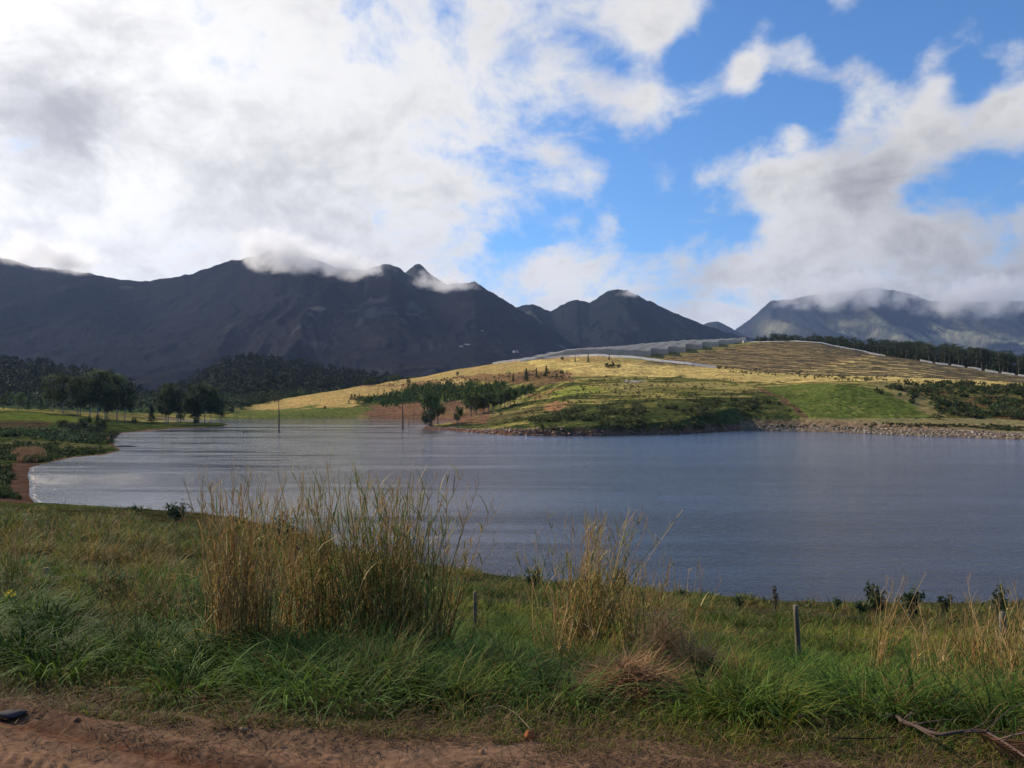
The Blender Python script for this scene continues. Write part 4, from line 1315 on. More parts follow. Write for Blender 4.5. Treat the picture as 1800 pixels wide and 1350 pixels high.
# yellow daisies, left edge
for i, (px, py) in enumerate(((12, 1044), (23, 1046), (17, 1040))):
    x, y, z = pix(px, py, 6.2)
    mb = MB()
    mb.tube(np.array([(0, 0, -.22), (.01, 0, -.1), (0, 0, 0)]), .0022, 4, C(.10, .15, .04))
    for a in np.linspace(0, 2 * math.pi, 11)[:-1]:
        d = C(math.cos(a), math.sin(a), .25)
        e = C(-math.sin(a), math.cos(a), 0)
        mb.add([d * .004, d * .014 + e * .005, d * .024, d * .014 - e * .005], [(0, 1, 2, 3)], None, C(.75, .50, .02))
    th_ = np.linspace(0, 2 * math.pi, 9)[:-1]
    mb.add(np.vstack([np.stack([np.cos(th_) * .007, np.sin(th_) * .007, th_ * 0 + .003], -1), [[0, 0, .008]]]), None, [(a, (a + 1) % 8, 8) for a in range(8)], C(.45, .22, .02))
    o = mb.build('yellow_flower', M_cane); o.location = (float(x), 6.2, float(z)); o.rotation_euler = (.6, 0, 0)
    tag(o, ['leftmost yellow daisy by the left edge of the view', 'rightmost of the three yellow daisies', 'highest of the three yellow daisies'][i], 'flower', 'yellow daisies in the left grass')


# ------------------------------------------------------------------ trees
def make_tree(kind, seed, h):
    global RNG
    keepR = RNG
    RNG = np.random.default_rng(seed)
    r_ = RNG
    root = bpy.data.objects.new({'euc': 'tall_tree', 'row': 'tall_tree', 'round': 'bushy_tree', 'cone': 'young_tree', 'bush': 'bush'}[kind], None)
    COL.objects.link(root)
    tk, lf = MB(), MB()
    barkc = C(.26, .235, .20) if kind == 'euc' else C(.16, .14, .11) if kind == 'row' else C(.20, .16, .12)
    base = {'euc': C(.070, .088, .032), 'row': C(.040, .055, .024), 'round': C(.075, .105, .030), 'cone': C(.055, .085, .028), 'bush': C(.035, .055, .020)}[kind]
    if kind in ('euc', 'row'):
        nt = 2 if (kind == 'euc' and seed % 2) else 1
        lobes = []
        for k in range(nt):
            lean = r_.normal(size=2) * .05 * h
            b0 = C(k * .07 * h, r_.normal() * .02 * h, 0)
            tt = np.linspace(0, 1, 8)
            top = h * .90 * (1 if k == 0 else r_.uniform(.75, .95))
            pts = b0 + np.stack([tt * lean[0] + np.sin(tt * 5 + k) * h * .008, tt * lean[1], tt * top - .3], -1)
            tk.tube(pts, np.linspace(.013, .004, 8) * h, 7, barkc)
            nl = 22 if kind == 'euc' else 13
            for i in range(nl):
                u = r_.uniform(.34 if kind == 'euc' else .38, 1.0)
                p0 = np.array([np.interp(u * .9, tt, pts[:, a]) for a in range(3)])
                a = r_.uniform(0, 6.28)
                sp = h * (.28 if kind == 'euc' else .15) * (1.05 - abs(u - .68) * 1.3) * r_.uniform(.5, 1.1)
                p1_ = p0 + C(math.cos(a) * sp, math.sin(a) * sp, h * r_.uniform(.05, .13))
                mid = (p0 + p1_) / 2 + C(0, 0, -.01 * h)
                tk.tube([p0, mid, p1_], [.006 * h, .004 * h, .002 * h], 4, barkc * .9, cap=False)
                lobes.append((p1_, h * r_.uniform(.045, .10) * (1 if kind == 'euc' else 1.1)))
                if kind == 'euc': lobes.append(((p0 + p1_) / 2 + r_.normal(size=3) * .05 * h, h * r_.uniform(.05, .085)))
            lobes.append((pts[-1], h * .08))
        for p, s in lobes:
            k = 85 if kind == 'euc' else 60
            d = r_.normal(size=(k, 3)); d /= np.linalg.norm(d, axis=1)[:, None]
            P = p + d * r_.uniform(.35, 1.1, (k, 1)) * C(s * 1.25, s * 1.25, s * .85)
            tone = r_.uniform(.5, 1.6)
            lf.leaves(P, .016 * h, np.outer(tone * r_.uniform(.6, 1.4, k), base), aspect=.6)
    elif kind in ('round', 'bush'):
        for k in range(1 if kind == 'round' else 3):
            tt = np.linspace(0, 1, 5)
            e = C(r_.normal() * .08 * h, r_.normal() * .08 * h, h * .7)
            pts = tt[:, None] * e
            tk.tube(pts, np.linspace(.03, .01, 5) * h * (1 if kind == 'round' else .6), 6, barkc)
        nl = 22 if kind == 'round' else 26
        for i in range(nl):
            d = r_.normal(size=3); d /= np.linalg.norm(d)
            z0 = .56 if kind == 'round' else .42
            rad = C(.30, .30, .40) if kind == 'round' else C(.46, .46, .42)
            p = C(0, 0, z0 * h) + d * rad * h * r_.uniform(.35, .95)
            if p[2] < .06 * h: p[2] = .1 * h
            s = h * r_.uniform(.10, .19)
            k = 60
            dd = r_.normal(size=(k, 3)); dd /= np.linalg.norm(dd, axis=1)[:, None]
            lf.leaves(p + dd * r_.uniform(.3, 1.05, (k, 1)) * s, .028 * h, np.outer(r_.uniform(.6, 1.35) * r_.uniform(.6, 1.4, k), base), aspect=.6)
            tk.tube([C(0, 0, .25 * h), (C(0, 0, .3 * h) + p) / 2, p], [.012 * h, .008 * h, .003 * h], 3, barkc, cap=False)
    else:
        tk.tube([C(0, 0, 0), C(.01 * h, 0, h * .5), C(0, 0, h * .96)], [.022 * h, .014 * h, .004 * h], 5, barkc)
        for i in range(26):
            u = (i + .5) / 26
            for j in range(5):
                a = r_.uniform(0, 6.28); rr_ = h * .26 * (1.03 - u) * r_.uniform(.6, 1.15)
                k = 12
                P = C(0, 0, h * (.10 + .88 * u)) + np.outer(r_.uniform(.3, 1, k), C(math.cos(a) * rr_, math.sin(a) * rr_, -.04 * h)) + r_.normal(size=(k, 3)) * .02 * h
                lf.leaves(P, .028 * h, np.outer(r_.uniform(.5, 1.5, k), base), aspect=.5)
    tk.build('trunk' if kind != 'bush' else 'stems', M_bark, root)
    lf.build('crown' if kind != 'bush' else 'foliage', M_leaf, root)
    RNG = keepR
    return root


PROTO = {}


def plant(key, x, y, z, h, label, cat='tree', group=None, sx=1.0, name=None, base=None):
    kind, seed = key
    if key not in PROTO:
        r = make_tree(kind, seed, 10.0)
        PROTO[key] = r
    else:
        src = PROTO[key]
        r = src.copy(); COL.objects.link(r)
        for ch in list(src.children):
            c = ch.copy(); COL.objects.link(c); c.parent = r
    r.location = (x, y, z - .1)
    r.rotation_euler = (0, 0, RNG.uniform(0, 6.28))
    s = h / 10.0
    r.scale = (s * sx, s * sx, s)
    if name: r.name = name
    for p_ in ('label', 'category', 'group'):
        if p_ in r: del r[p_]
    return tag(r, label, cat, group)


def plant_px(key, px, top, D, label, cat='tree', group=None, sx=1.0, sink=0.0, name=None):
    x = (px - 900) / F * D
    z = Hs(x, D)
    h = float(pix(px, top, D)[2]) - z
    return plant(key, x, D, z, max(h, 1.0), label, cat, group, sx, name)


EG = 'tall pale trunked trees on the left bank'
for k_, (px, top, D, key, lab) in enumerate([
    (92, 652, 392, ('euc', 2), 'dark spreading tall tree, leftmost of the big group on the left bank'),
    (112, 650, 384, ('euc', 4), 'tall tree with dense dark crown, second from the left in the big group'),
    (136, 658, 378, ('euc', 3), 'lower tall tree between the two halves of the big left group'),
    (158, 646, 372, ('euc', 6), 'tall tree with a bare white trunk left of the group centre'),
    (172, 641, 372, ('euc', 2), 'highest tree of the left group, over two pale trunks'),
    (186, 642, 378, ('euc', 5), 'broad crowned tall tree right of the highest one'),
    (205, 648, 384, ('euc', 4), 'tall tree with many thin pale stems near the right of the group'),
    (219, 663, 380, ('euc', 6), 'rightmost lower tall tree of the big left group'),
    (296, 668, 352, ('euc', 3), 'slim tall tree on the spit, left one of the pair'),
    (311, 674, 350, ('euc', 6), 'slim tall tree on the spit, right one of the pair'),
    (347, 668, 352, ('euc', 5), 'dense tall tree at the left of the spit end group'),
    (359, 664, 352, ('euc', 2), 'highest dense tree of the spit end group'),
    (373, 672, 354, ('euc', 4), 'tall tree with pale stems right of the highest on the spit'),
    (388, 692, 352, ('euc', 6), 'shortest tree hanging over the water at the end of the spit')]):
    plant_px(key, px, top, D, lab, group=EG, sx=.86)
BG = 'dark round bushes by the left shore'
for px, top, D, key, sx, lab in [
    (112, 732, 262, ('bush', 1), 1.2, 'dark bush at the left end of the shore thicket'), (128, 738, 250, ('bush', 2), 1.2, 'low bush in front in the shore thicket'),
    (140, 728, 262, ('bush', 3), 1.0, 'middle dark bush of the shore thicket'), (152, 725, 268, ('bush', 1), 1.0, 'upright dark bush in the shore thicket'),
    (160, 740, 250, ('bush', 2), 1.3, 'wide low bush in front of the upright bushes'), (179, 722, 266, ('bush', 3), .9, 'tallest dark bush at the right of the shore thicket'),
    (173, 742, 246, ('bush', 1), 1.1, 'round bush below the tallest thicket bush'), (198, 750, 225, ('bush', 2), 1.0, 'small dark bush at the water edge, upper one'),
    (193, 764, 205, ('bush', 3), 1.15, 'rounded dark bush at the water edge, lower one'), (236, 729, 318, ('bush', 2), .75, 'single egg shaped dark bush right of the thicket'),
    (88, 752, 245, ('bush', 1), 1.3, 'low dark shrub left of the thicket'), (345, 725, 349, ('bush', 3), .7, 'dark bush at the foot of the spit end group')]:
    plant_px(key, px, top, D, lab, 'bush', BG, sx)
for px, top, D, key, lab in [
    (6, 690, 430, ('round', 2), 'dark rounded tree at the left edge behind the field'), (32, 686, 440, ('round', 1), 'grey green rounded tree behind the left field'),
    (50, 700, 430, ('cone', 1), 'small pointed dark tree right of the grey green one'), (72, 695, 425, ('cone', 2), 'pointed dark tree left of the big group'),
    (267, 711, 372, ('cone', 1), 'small pointed tree alone between the two tall groups'), (245, 700, 520, ('round', 1), 'soft green tree behind the gap between the tall groups'),
    (318, 716, 372, ('round', 2), 'low rounded tree between the two spit groups')]:
    plant_px(key, px, top, D, lab, group='smaller trees behind the left bank')
# hill trees
HG = 'scattered trees on the far hill'
for px, top, D, key, sx, lab in [
    (758, 683, 318, ('round', 1), .85, 'big bright green tree on the point by the water'), (770, 690, 322, ('round', 2), .8, 'second tree leaning against the big one on the point'),
    (755, 712, 312, ('bush', 1), 1.0, 'low leafy growth under the big tree on the point'), (806, 711, 308, ('round', 3), .85, 'rounded tree alone below the grove'),
    (718, 662, 600, ('round', 2), 1.0, 'small dark tree on the golden slope below the skyline, left'), (804, 652, 570, ('round', 1), .8, 'small tree alone on the upper golden slope'),
    (571, 711, 505, ('bush', 2), .8, 'tiny dark bush on the left green flat'), (925, 647, 475, ('cone', 1), 1.1, 'pointed dark green tree on the brown strip'),
    (943, 645, 482, ('cone', 2), .6, 'thin small tree between the two darker trees'), (960, 642, 478, ('cone', 3), 1.0, 'taller pointed tree right of the thin one'),
    (987, 648, 480, ('bush', 1), .9, 'round dark bush right of the pointed trees'), (902, 655, 490, ('cone', 2), .8, 'tiny tree left of the pointed dark tree'),
    (1011, 623, 530, ('cone', 3), .5, 'thin tree on the white fence line'), (1034, 619, 520, ('cone', 1), .5, 'narrow dark tree crossing the white fence line'),
    (1071, 622, 525, ('cone', 2), .7, 'small dark tree right of the narrow one on the fence line'), (988, 625, 545, ('bush', 2), 1.0, 'low bush under the white fence line'),
    (1068, 634, 490, ('bush', 1), 1.2, 'green bush at the left end of the hilltop cluster'), (1076, 633, 492, ('bush', 3), 1.1, 'tallest bush of the hilltop cluster'), (1088, 637, 488, ('bush', 2), 1.2, 'right bush of the hilltop cluster'),
    (1226, 638, 528, ('bush', 1), .6, 'small bush on the right part of the white fence'), (1264, 641, 500, ('bush', 2), 1.4, 'dark bush where the lower white fence ends'), (1277, 642, 498, ('bush', 1), 1.2, 'dark bush next to the end of the white fence'),
    (1307, 655, 455, ('cone', 2), .6, 'small sapling on the golden strip near the two walkers'), (1500, 666, 430, ('bush', 3), 1.2, 'small dark bush on the pale strip under the crop rows'), (1540, 665, 425, ('bush', 1), 1.2, 'grey green bush right of the small dark one'),
    (1580, 666, 392, ('bush', 2), 1.3, 'wide dark bush at the start of the right thicket'), (1592, 666, 390, ('bush', 3), 1.3, 'dark bush in the right thicket beside the wide one'), (1605, 669, 388, ('bush', 1), 1.2, 'third dark bush of the right thicket'),
    (1415, 658, 445, ('bush', 2), 1.0, 'bush at the lower edge of the crop rows'), (1432, 658, 445, ('cone', 1), .8, 'small tree at the lower edge of the crop rows'), (1450, 663, 440, ('bush', 1), 1.0, 'low shrub right of the small tree under the rows'), (1677, 673, 390, ('cone', 3), .8, 'pointed sapling on the right thicket top'),
    (1790, 700, 312, ('round', 1), .9, 'pale green tree at the right edge of the thicket')]:
    plant_px(key, px, top, D, lab, 'bush' if key[0] == 'bush' else 'tree', HG, sx)
for k_, (px, top, D) in enumerate([(828, 686, 340), (838, 687, 345), (848, 690, 345), (858, 688, 350), (868, 690, 350), (878, 685, 355), (888, 682, 358), (897, 678, 362), (906, 680, 365)]):
    plant_px(('round', 1 + k_ % 3), px, top, D, ['', 'second', 'third', 'fourth', 'fifth', 'sixth', 'seventh', 'eighth'][k_] + ' tree from the left in the line of small trees above the shore' if 0 < k_ < 8 else ('leftmost lighter tree of the line above the shore' if k_ == 0 else 'rightmost tree of the line above the shore'), group='line of small trees above the shore', sx=.95)
# dark line of tall trees behind the crop field
topx = [1320, 1345, 1400, 1440, 1500, 1560, 1620, 1680, 1740, 1800, 1880]
topy = [592, 586, 588, 590, 592, 597, 601, 605, 612, 620, 628]
edx = [1300, 1430, 1500, 1600, 1700, 1800, 1900]; edd = [770, 752, 706, 640, 600, 560, 520]
cnt_ = 0
for row in range(4):
    px = 1322 + row * 2
    while px < 1870:
        px += RNG.uniform(5.5, 11) * (1 + .25 * (row > 1))
        if px < 1360 and row > 0 and RNG.uniform() < .5: continue
        if px > 1470 or row > 0:
            D = float(np.interp(px, edx, edd)) + 14 + row * 22 + RNG.uniform(0, 12)
        else:
            D = float(np.interp(px, edx, edd)) + 30
        tp = float(np.interp(px, topx, topy)) + RNG.uniform(-4, 9) - (row - 1) * 1.0
        x = (px - 900) / F * D
        z = Hs(x, D); h = float(pix(px, tp, D)[2]) - z
        h = min(max(h, 8), 34)
        plant(('row', 1 + int(RNG.integers(0, 5))), x, D, z, h, 'tall dark tree in the dense belt of trees on the skyline behind the crop field', 'tree', 'belt of tall trees behind the crop field', sx=RNG.uniform(.9, 1.25) * min(1.3, 18 / h + .35))
        cnt_ += 1
print('belt trees', cnt_)


# ------------------------------------------------------------------ scrub, saplings, reeds (masses)
def scrub(name, label, polys, n, hr, col, leaf, k=40, Dlo=215, Dhi=480, cone=False, wr=(.5, .9), patchy=0.0):
    mb = MB()
    cnt = 0
    allp = np.array([p for pl in polys for p in pl], float)
    m_ = n * 14
    pxr = RNG.uniform(allp[:, 0].min(), allp[:, 0].max(), m_); D_ = RNG.uniform(Dlo, Dhi, m_)
    xx = (pxr - 900) / F * D_; zz = H(xx, D_)
    p_, q_ = proj(xx, D_, zz)
    p_ = p_ + (fbm(xx / 9, D_ / 9, 3, 201) - .5) * 60; q_ = q_ + (fbm(xx / 9, D_ / 14, 3, 203) - .5) * 16
    ok = np.zeros(m_, bool)
    for pl in polys: ok |= inpoly(p_, q_, pl)
    ok &= lake_sdf(xx, D_) > 1.0
    ok &= fbm(xx / 6, D_ / 12, 3, 205) > patchy
    idx = np.where(ok)[0][:n]
    for i in idx:
        h = RNG.uniform(*hr); r = h * RNG.uniform(*wr)
        if cone:
            u = RNG.uniform(0, 1, k) ** 1.2
            a = RNG.uniform(0, 6.28, k)
            P = np.stack([np.cos(a) * r * .5 * (1 - u), np.sin(a) * r * .5 * (1 - u), u * h], -1)
        else:
            P = RNG.normal(size=(k, 3)); P /= np.linalg.norm(P, axis=1)[:, None]
            P = P * RNG.uniform(.4, 1, (k, 1)) * C(r, r, h * .5) + C(0, 0, h * .42)
        P = P + C(xx[i], D_[i], zz[i])
        cc = np.asarray(col[RNG.integers(len(col))]) * RNG.uniform(.6, 1.4)
        mb.leaves(P, leaf, cc * RNG.uniform(.6, 1.4, (k, 1)), aspect=.6)
    tag(mb.build(name, M_farleaf), label, kind='stuff')


DK = [C(.045, .060, .022), C(.060, .078, .026), C(.075, .070, .030)]
scrub('scrub', 'dark scrub covering the lower slope above the far shore', [[(930, 738), (1010, 720), (1150, 710), (1260, 700), (1330, 704), (1400, 712), (1420, 735), (1330, 752), (1100, 760), (940, 755)]], 760, (.5, 2.0), [c_ * 1.35 for c_ in DK] + [C(.13, .12, .04)], .28, patchy=.49)
scrub('scrub', 'mixed scrub and young trees on the right part of the hill', [[(1540, 690), (1600, 676), (1700, 676), (1850, 682), (1850, 738), (1660, 736), (1620, 715)]], 640, (1, 3.4), DK + [C(.055, .085, .03)], .40, patchy=.44)
scrub('scrub', 'low tufts dotted over the terraced slope', [[(870, 705), (960, 672), (1130, 664), (1300, 670), (1350, 690), (1260, 700), (1010, 718), (920, 738), (860, 752)]], 520, (.4, 1.1), DK + [C(.10, .10, .035), C(.12, .10, .04)], .24, k=18, patchy=.5)
scrub('scrub', 'bushes along the track at the lower edge of the crop field', [[(1270, 648), (1400, 656), (1480, 662), (1560, 664), (1560, 672), (1400, 663), (1290, 655)]], 130, (.5, 1.6), DK, .3, k=24, Dlo=400, Dhi=520)
scrub('scrub', 'dark bushes between the golden slopes and brown strip', [[(640, 678), (720, 674), (820, 664), (900, 655), (1000, 655), (1010, 664), (880, 668), (720, 680)]], 160, (.5, 1.6), [C(.08, .06, .03), C(.05, .06, .025)], .3, k=22, Dlo=430, Dhi=640)
scrub('young_plantation', 'block of young green conifers beside the golden slope', [[(612, 709), (650, 700), (700, 688), (760, 678), (860, 678), (960, 684), (900, 700), (800, 706), (700, 711)]], 900, (1.5, 4.2), [C(.055, .095, .028), C(.075, .115, .032)], .42, k=34, Dlo=330, Dhi=600, cone=True, wr=(.6, .8))
scrub('scrub', 'dense bushes between the woodland and the golden field', [[(430, 712), (500, 696), (570, 682), (640, 674), (700, 668), (700, 656), (560, 672), (430, 695)]], 260, (3, 8), [C(.035, .05, .02), C(.05, .065, .026)], .8, k=30, Dlo=540, Dhi=720)
scrub('scrub', 'green marginal bushes along the lakeside track', [[(1330, 746), (1560, 746), (1800, 750), (1850, 758), (1560, 755), (1400, 755)]], 420, (.3, .8), DK + [C(.12, .11, .04)], .22, k=22, Dlo=240, Dhi=300)
scrub('hedge', 'low grey green hedge across the left field', [[(-60, 757), (60, 756), (150, 763), (185, 768), (170, 778), (60, 770), (-60, 768)]], 240, (1, 2.4), [C(.075, .11, .045), C(.06, .09, .035)], .35, k=30, Dlo=205, Dhi=262)
scrub('bank_growth', 'dark marsh growth on the left shore', [[(-80, 780), (100, 784), (190, 792), (130, 802), (60, 810), (-80, 812)], [(-60, 820), (20, 822), (30, 850), (30, 880), (-60, 872)]], 700, (.5, 1.5), [C(.06, .08, .028), C(.09, .10, .035), C(.045, .065, .022)], .24, k=30, Dlo=88, Dhi=225)
# reddish reeds
n = 9000
ra = RNG.uniform(0, 1, n)
rpx = RNG.uniform(20, 84, n); rD = RNG.uniform(146, 176, n)
rxx = (rpx - 900) / F * rD
ell = 1 - ((rpx - 52) / 32) ** 2 - ((rD - 161) / 15) ** 2 + (fbm(rxx / 2, rD / 2, 3, 8) - .5) * 1.2
kk = (lake_sdf(rxx, rD) > .2) & (ell > 0)
ell = ell[kk]
rxx, rD = rxx[kk], rD[kk]; n = len(rxx)
c_ = cmix(n, [C(.30, .17, .09), C(.22, .12, .07), C(.36, .24, .13)])
v, q, t, c = blades(np.stack([rxx, rD, H(rxx, rD)], -1), RNG.uniform(0, 6.28, n), RNG.uniform(1.0, 2.0, n) * (.45 + .6 * np.clip(ell, 0, 1)), .07, RNG.uniform(0, .4, n), c_ * .7, c_, tilt=RNG.uniform(0, .12, n))
tag(mesh_np('reeds', v, [q, t], M_cane, c), 'reddish brown reeds on the left shore', kind='stuff')

# dark undergrowth below the belt of trees
mb = MB()
for i in range(1100):
    px = RNG.uniform(1335, 1890); D = float(np.interp(px, edx, edd)) + RNG.uniform(16, 95)
    x = (px - 900) / F * D; z = Hs(x, D); h = RNG.uniform(4, 10)
    P = RNG.normal(size=(26, 3)); P /= np.linalg.norm(P, axis=1)[:, None]
    P = P * RNG.uniform(.4, 1, (26, 1)) * C(h * .4, h * .4, h * .55) + C(x, D, z + h * .45)
    mb.leaves(P, .75, C(.030, .042, .018) * RNG.uniform(.6, 1.5), aspect=.7)
tag(mb.build('undergrowth', M_farleaf), 'dark undergrowth filling in below the belt of tall trees', kind='stuff')
# foam line where small waves break on the left beach
i0 = [k for k, p in enumerate(LAKE_PX) if p[0] < 70 and 818 < p[1] < 892]
pl = LAKE[i0]; dd_ = np.concatenate([[0], np.cumsum(np.hypot(*np.diff(pl, axis=0).T))]); ss_ = np.arange(0, dd_[-1], .6)
fx = np.interp(ss_, dd_, pl[:, 0]); fy = np.interp(ss_, dd_, pl[:, 1])
w0 = (fbm(ss_ / 3, ss_ * 0, 3, 9) - .5) * .6
fv = np.concatenate([np.stack([fx + .5 + w0, fy, fx * 0 + .012], -1), np.stack([fx + .5 + w0 + .35 * sstep(fbm(ss_ / 2.2, ss_ * 0, 3, 4), .42, .62), fy, fx * 0 + .012], -1)]); m_ = len(ss_)
M_foam, _, bf = new_mat('foam'); bf.inputs['Base Color'].default_value = (.22, .20, .18, 1); bf.inputs['Roughness'].default_value = .7
tag(mesh_np('foam_line', fv, np.stack([np.arange(m_ - 1), np.arange(m_ - 1) + m_, np.arange(1, m_) + m_, np.arange(1, m_)], -1), M_foam), 'thin white line of foam on the left beach', kind='stuff')

# ------------------------------------------------------------------ shore stones
def stones(n, pxa, pxb, dlo, dhi, size, label, pal):
    mb = MB()
    xs_, ys_ = [], []
    m_ = n * 40
    p_ = RNG.uniform(pxa, pxb, m_); D_ = RNG.uniform(225, 345, m_)
    xx = (p_ - 900) / F * D_
    s_ = lake_sdf(xx, D_)
    idx = np.where((s_ > dlo) & (s_ < dhi))[0][:n]
    ico = np.array([(0, 0, 1), (.9, 0, .3), (.3, .85, .3), (-.7, .5, .3), (-.7, -.5, .3), (.3, -.85, .3), (.7, .5, -.4), (-.3, .85, -.4), (-.9, 0, -.4), (-.3, -.85, -.4), (.7, -.5, -.4)], float)
    tf = [(0, 1, 2), (0, 2, 3), (0, 3, 4), (0, 4, 5), (0, 5, 1), (1, 6, 2), (2, 7, 3), (3, 8, 4), (4, 9, 5), (5, 10, 1), (2, 6, 7), (3, 7, 8), (4, 8, 9), (5, 9, 10), (1, 10, 6)]
    zz = H(xx[idx], D_[idx])
    for i, z in zip(idx, zz):
        s = size[0] + (size[1] - size[0]) * RNG.uniform() ** 2.2 * 1.4
        a = RNG.uniform(0, 6.28); R_ = np.array([[math.cos(a), -math.sin(a), 0], [math.sin(a), math.cos(a), 0], [0, 0, 1]])
        v = (ico * RNG.uniform(.7, 1.2, (11, 3)) * C(1.2, .9, .7) * s) @ R_ + C(xx[i], D_[i], z + s * .15)
        mb.add(v, None, tf, np.asarray(pal[RNG.integers(len(pal))]) * RNG.uniform(.6, 1.3))
    tag(mb.build('shore_stones', M_rock, smooth=False), label, kind='stuff')


PALE = [C(.36, .28, .19), C(.30, .21, .14), C(.20, .15, .10), C(.42, .36, .27)]
stones(3600, 1330, 1860, -.2, 2.4, (.12, .36), 'pale stones facing the far embankment', PALE)
stones(700, 745, 1000, -.2, 3.5, (.15, .5), 'orange brown rocks along the point', [C(.34, .17, .10), C(.26, .13, .08), C(.40, .26, .18)])
stones(380, 1000, 1330, -.1, 1.6, (.12, .4), 'scattered brown rocks below the dark scrub', [C(.25, .16, .10), C(.18, .12, .09)])
# pile of pale rocks on the slope
x, y, z = ray_ground(1115, 672)
mb = MB()
ico = np.array([(0, 0, 1), (.9, 0, .3), (.3, .85, .3), (-.7, .5, .3), (-.7, -.5, .3), (.3, -.85, .3)], float)
for i in range(70):
    s = RNG.uniform(.3, .9); P = C(RNG.normal() * 3.4, RNG.normal() * 3, 0); P[2] = Hs(x + P[0], y + P[1]) - z + .1
    mb.add(ico * RNG.uniform(.6, 1.2, (6, 3)) * s + P, None, [(0, 1, 2), (0, 2, 3), (0, 3, 4), (0, 4, 5), (0, 5, 1)], C(.50, .43, .34) * RNG.uniform(.5, 1.3))
o = mb.build('rock_pile', M_rock, smooth=False); o.location = (x, y, z); tag(o, 'heap of pale rocks and brushwood on the sunlit slope', 'rock pile')

# ------------------------------------------------------------------ drowned trunks
def dead_trunk(px, base, top, label, r=.22, D=None, lean=0.0, stubs=2):
    x, D = on_water(px, base) if D is None else ((px - 900) / F * D, D)
    h = float(pix(px, top, D)[2])
    mb = MB()
    k = 12; tt = np.linspace(0, 1, k)
    pts = np.stack([tt * lean * h + (fbm(tt * 3, tt * 0 + px, 2, 3) - .5) * .3, 0 * tt, -1 + tt * (h + 1)], -1)
    mb.tube(pts, r * np.linspace(1.15, .4, k) * RNG.uniform(.9, 1.1, k), 8, C(.075, .060, .050))
    for i in range(stubs):
        u = RNG.uniform(.4, .9); p = np.array([np.interp(u, tt, pts[:, a]) for a in range(3)])
        a = RNG.uniform(0, 6.28)
        mb.tube([p, p + C(math.cos(a) * .5, math.sin(a) * .3, .35)], [r * .3, r * .1], 5, C(.07, .055, .05))
    o = mb.build('dead_trunk', M_bark)
    o.location = (x, D, 0 if lake_sdf(np.array([x]), np.array([D]))[0] < 0 else Hs(x, D))
    return tag(o, label, 'dead trunk', 'dead tree trunks in and by the water')


dead_trunk(491, 759, 704, 'tall thin dead trunk standing in the water at the left', .24, lean=-.02)
dead_trunk(708, 754, 705, 'tall dead trunk in the water left of the point', .32, lean=-.02, stubs=3)
dead_trunk(718, 748, 732, 'short crooked dead stump beside the tall trunk near the point', .16, lean=.06, stubs=1)
dead_trunk(728, 735, 703, 'thin grey dead stem on the bank behind the point', .10, D=420, stubs=1)
dead_trunk(428.5, 761, 756.5, 'left of two small stumps poking out of the water', .28, stubs=0)
dead_trunk(433.5, 761, 757.5, 'right of two small stumps poking out of the water', .24, stubs=0)
x, D = on_water(218, 785)
mb = MB()
mb.tube([C(-2.4, 0, .05), C(-.5, .2, .18), C(1.6, 0, .10), C(3.2, -.2, .02)], [.1, .16, .12, .05], 6, C(.08, .07, .06))
mb.tube([C(1.2, 0, .1), C(1.5, .1, .7)], [.07, .02], 5, C(.08, .07, .06))
o = mb.build('driftwood', M_bark); o.location = (x, D, 0); tag(o, 'dark driftwood log in the shallows by the left bushes', 'driftwood')


# ------------------------------------------------------------------ crop rows
th = math.radians(-24)
ux_, uy_ = math.cos(th), math.sin(th)
nx_, ny_ = -uy_, ux_
M_crop = col_mat('crop', nscale=2.2, namp=.5, rough=.9, spec=.1)
rows_ = 0
orig = C(220, 300)
for k_ in range(0, 120):
    o_ = orig + C(nx_, ny_) * k_ * 7.5
    tt = np.arange(-330, 330, 5.0)
    X = o_[0] + ux_ * tt; Y = o_[1] + uy_ * tt
    Y = Y + (fbm(X / 90, Y * 0 + k_ * .02, 2, 4) - .5) * 3
    Z = H(X, Y)
    a_, b_ = proj(X, Y, Z)
    ok = inpoly(a_, b_, VINE) & (Y > 425) & (Y < 790)
    ok &= ~((np.abs(a_ - (1405 + (655 - b_) * 4.2)) < 4))
    if ok.sum() < 4: continue
    # split in runs
    idx = np.where(ok)[0]
    runs = np.split(idx, np.where(np.diff(idx) > 1)[0] + 1)
    mb = MB()
    for rn_ in runs:
        if len(rn_) < 3: continue
        x_, y_, z_ = X[rn_], Y[rn_], Z[rn_]
        m_ = len(rn_)
        hh_ = .55 + RNG.uniform(-.15, .15, m_); ww = .45
        prof = [(-ww, 0), (-ww * .9, .7), (0, 1), (ww * .9, .7), (ww, 0)]
        v = np.stack([np.stack([x_ + nx_ * p, y_ + ny_ * p, z_ - .15 + hh_ * q_], -1) for p, q_ in prof], 1)
        i = np.arange(m_ * 5).reshape(m_, 5)
        q = np.stack([i[:-1, :-1], i[:-1, 1:], i[1:, 1:], i[1:, :-1]], -1).reshape(-1, 4)
        mb.add(v.reshape(-1, 3), q, None, np.repeat(C(.19, .135, .065) * RNG.uniform(.7, 1.35, (m_, 1)), 5, axis=0))
    if mb.n == 0: continue
    o = mb.build('crop_row', M_crop)
    tag(o, 'long low brown row of plants in the striped crop field on the hilltop', 'crop row', 'parallel crop rows on the hilltop')
    rows_ += 1
print('rows', rows_)

